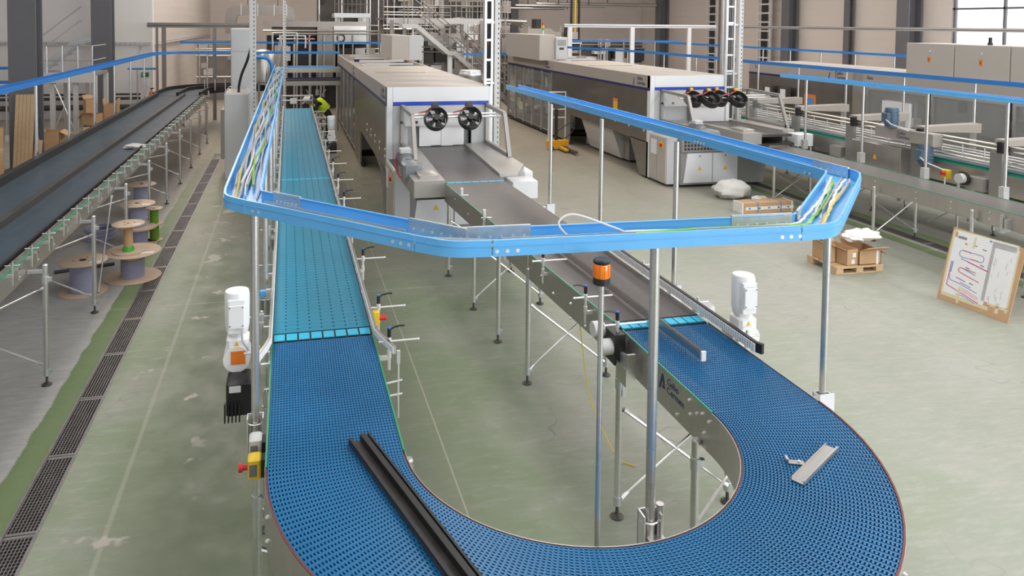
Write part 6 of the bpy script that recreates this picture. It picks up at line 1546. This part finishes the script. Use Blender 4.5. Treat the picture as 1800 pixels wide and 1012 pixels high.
def wall_ladder(y, label, x=23.5, w=0.5):
    t = thing('cable_ladder', label, 'ladder', (x, y, 0), 'cable ladders on the right wall')
    for s in (-1, 1): MB().box(x - 0.05, x + 0.05, y + s * w - 0.05, y + s * w + 0.05, 0, 9.2).build('ladder_rail', 'light_grey', t)
    for k in range(18): MB().box(x - 0.04, x + 0.04, y - w, y + w, 0.4 + k * 0.45, 0.48 + k * 0.45).build('rung', 'light_grey', t)
    MB().box(x - 0.01, x + 0.02, y - w * 0.5, y + w * 0.5, 0, 9.2).build('cable_band', 'cable_black', t)
wall_ladder(33.4, 'cable ladder with black cables on the wall right of centre'); wall_ladder(38.2, 'farther cable ladder near the hall corner')
lo = MB()
win2 = MB().box(19.4, 22.6, 47.9, 48.0, 0.9, 1.0).box(19.4, 22.6, 47.9, 48.0, 1.85, 1.95)
for k in range(5): win2.box(19.4 + k * 0.78, 19.47 + k * 0.78, 47.9, 48.0, 0.9, 1.95)
w2 = struct(win2, 'window_2', 'light_grey')
mat('daylit_glass', (0.8, 0.85, 0.9), 0.2, emit=((0.85, 0.93, 1.0), 1.6))
for k in range(4): MB().box(19.47 + k * 0.78, 20.18 + k * 0.78, 47.94, 47.96, 1.0, 1.85).build('pane', 'daylit_glass', w2)
# plain trim boards along the added ceiling area lights
for i, (x, y0, ln) in enumerate(((-3.5, 3.0, 20), (4.5, 3.0, 20), (13.0, 3.0, 20), (-2.0, 29.0, 26), (7.0, 29.0, 26), (16.0, 29.0, 26))):
    b = MB().box(x - 1.2, x - 1.1, y0 - ln / 2, y0 + ln / 2, 8.95, 9.2).box(x + 1.1, x + 1.2, y0 - ln / 2, y0 + ln / 2, 8.95, 9.2)
    struct(b, 'trim_%d' % (i + 1), 'ceiling_white')

# ================================================================== WORKER
import bmesh
def skin_figure(name, joints, edges, material, parent, off, sub=1, root=0):
    bm = bmesh.new(); lay_ = bm.verts.layers.skin.verify(); V = []
    for (x, y, z), r in joints:
        v = bm.verts.new((x - off[0], y - off[1], z - off[2])); rr = r if isinstance(r, tuple) else (r, r); v[lay_].radius = rr; V.append(v)
    V[root][lay_].use_root = True
    for a, b in edges: bm.edges.new((V[a], V[b]))
    me = bpy.data.meshes.new(name); bm.to_mesh(me); bm.free()
    o = bpy.data.objects.new('tmp_skin', me); COL.objects.link(o)
    mo = o.modifiers.new('skin', 'SKIN'); mo.use_smooth_shade = True
    ms = o.modifiers.new('sub', 'SUBSURF'); ms.levels = sub; ms.render_levels = sub
    dg = bpy.context.evaluated_depsgraph_get(); me2 = bpy.data.meshes.new_from_object(o.evaluated_get(dg))
    bpy.data.objects.remove(o); me2.name = name; me2.materials.clear(); me2.materials.append(MATS[material]); me2.shade_smooth()
    ob = bpy.data.objects.new(name, me2); COL.objects.link(ob)
    if parent: ob.parent = parent
    return ob
WO = (1.05, 20.6, 0.0)
wk = thing('person', 'worker in yellow reflective vest bending over the far teal conveyor', 'person', WO)
x, y = 1.05, 20.6
J = [((x + 0.06, y, 0.92), 0.13), ((x - 0.10, y, 1.08), 0.125), ((x - 0.27, y, 1.22), 0.15), ((x - 0.37, y, 1.28), 0.07), ((x - 0.44, y, 1.30), 0.075), ((x - 0.53, y, 1.27), 0.085),
     ((x + 0.05, y - 0.10, 0.84), 0.09), ((x + 0.0, y - 0.11, 0.46), 0.07), ((x + 0.04, y - 0.11, 0.09), 0.05), ((x - 0.13, y - 0.12, 0.045), 0.045),
     ((x + 0.05, y + 0.10, 0.84), 0.09), ((x + 0.06, y + 0.12, 0.46), 0.07), ((x + 0.12, y + 0.12, 0.09), 0.05), ((x - 0.05, y + 0.13, 0.045), 0.045),
     ((x - 0.28, y - 0.19, 1.20), 0.062), ((x - 0.33, y - 0.22, 0.96), 0.047), ((x - 0.50, y - 0.17, 0.98), 0.036), ((x - 0.58, y - 0.15, 1.0), 0.032),
     ((x - 0.28, y + 0.19, 1.20), 0.062), ((x - 0.36, y + 0.22, 0.98), 0.047), ((x - 0.52, y + 0.15, 1.02), 0.036), ((x - 0.60, y + 0.12, 1.04), 0.032)]
E_ = [(0, 1), (1, 2), (2, 3), (3, 4), (4, 5), (0, 6), (6, 7), (7, 8), (8, 9), (0, 10), (10, 11), (11, 12), (12, 13), (2, 14), (14, 15), (15, 16), (16, 17), (2, 18), (18, 19), (19, 20), (20, 21)]
for hand, s in ((17, -1), (21, 1)):
    hx, hy, hz = J[hand][0]
    for k in range(5):
        J.append(((hx - 0.05 - 0.012 * (2 - abs(k - 2)), hy + (k - 2) * 0.016, hz - 0.01 - (0.02 if k == 0 else 0)), 0.008)); E_.append((hand, len(J) - 1))
skin_figure('body', J, E_, 'dark_cloth', wk, WO, 1)
skin_figure('vest', [((x + 0.02, y, 0.96), 0.155), ((x - 0.10, y, 1.09), 0.165), ((x - 0.27, y, 1.22), 0.185), ((x - 0.33, y, 1.26), 0.12)], [(0, 1), (1, 2), (2, 3)], 'hi_vis', wk, WO, 2)
skin_figure('reflective_band', [((x - 0.015, y, 1.005), 0.172), ((x - 0.055, y, 1.045), 0.174)], [(0, 1)], 'reflective', wk, WO, 2)
hd = MB()
blob(hd, (x - 0.52, y, 1.27), (0.105, 0.08, 0.10), 2, 0.01, 18, 12); hd.build('head', 'skin', wk)
cp = MB().lathe((0, 0, 0), [(0.112, 0), (0.112, 0.02), (0.10, 0.07), (0.06, 0.11), (0.01, 0.12)], 20).box(-0.17, -0.08, -0.06, 0.06, 0.0, 0.012)
cp.xf(Matrix.Translation((x - 0.54, y, 1.285)) @ Matrix.Rotation(-0.7, 4, 'Y')).build('helmet', 'helmet_white', wk)
for s in (-1, 1):
    MB().box(x - 0.625, x - 0.612, y + s * 0.03 - 0.01, y + s * 0.03 + 0.01, 1.255, 1.268).build('eye', 'machine_dark', wk)
    MB().lathe((x - 0.51, y + s * 0.085, 1.245), [(0.005, 0), (0.014, 0.015), (0.012, 0.04), (0.004, 0.05)], 8).build('ear', 'skin', wk)
MB().prism([(x - 0.622, 1.255), (x - 0.65, 1.225), (x - 0.615, 1.22)], 'y', y - 0.012, y + 0.012).build('nose', 'skin', wk)
MB().box(x - 0.61, x - 0.60, y - 0.022, y + 0.022, 1.195, 1.202).build('mouth', 'signal_red', wk)
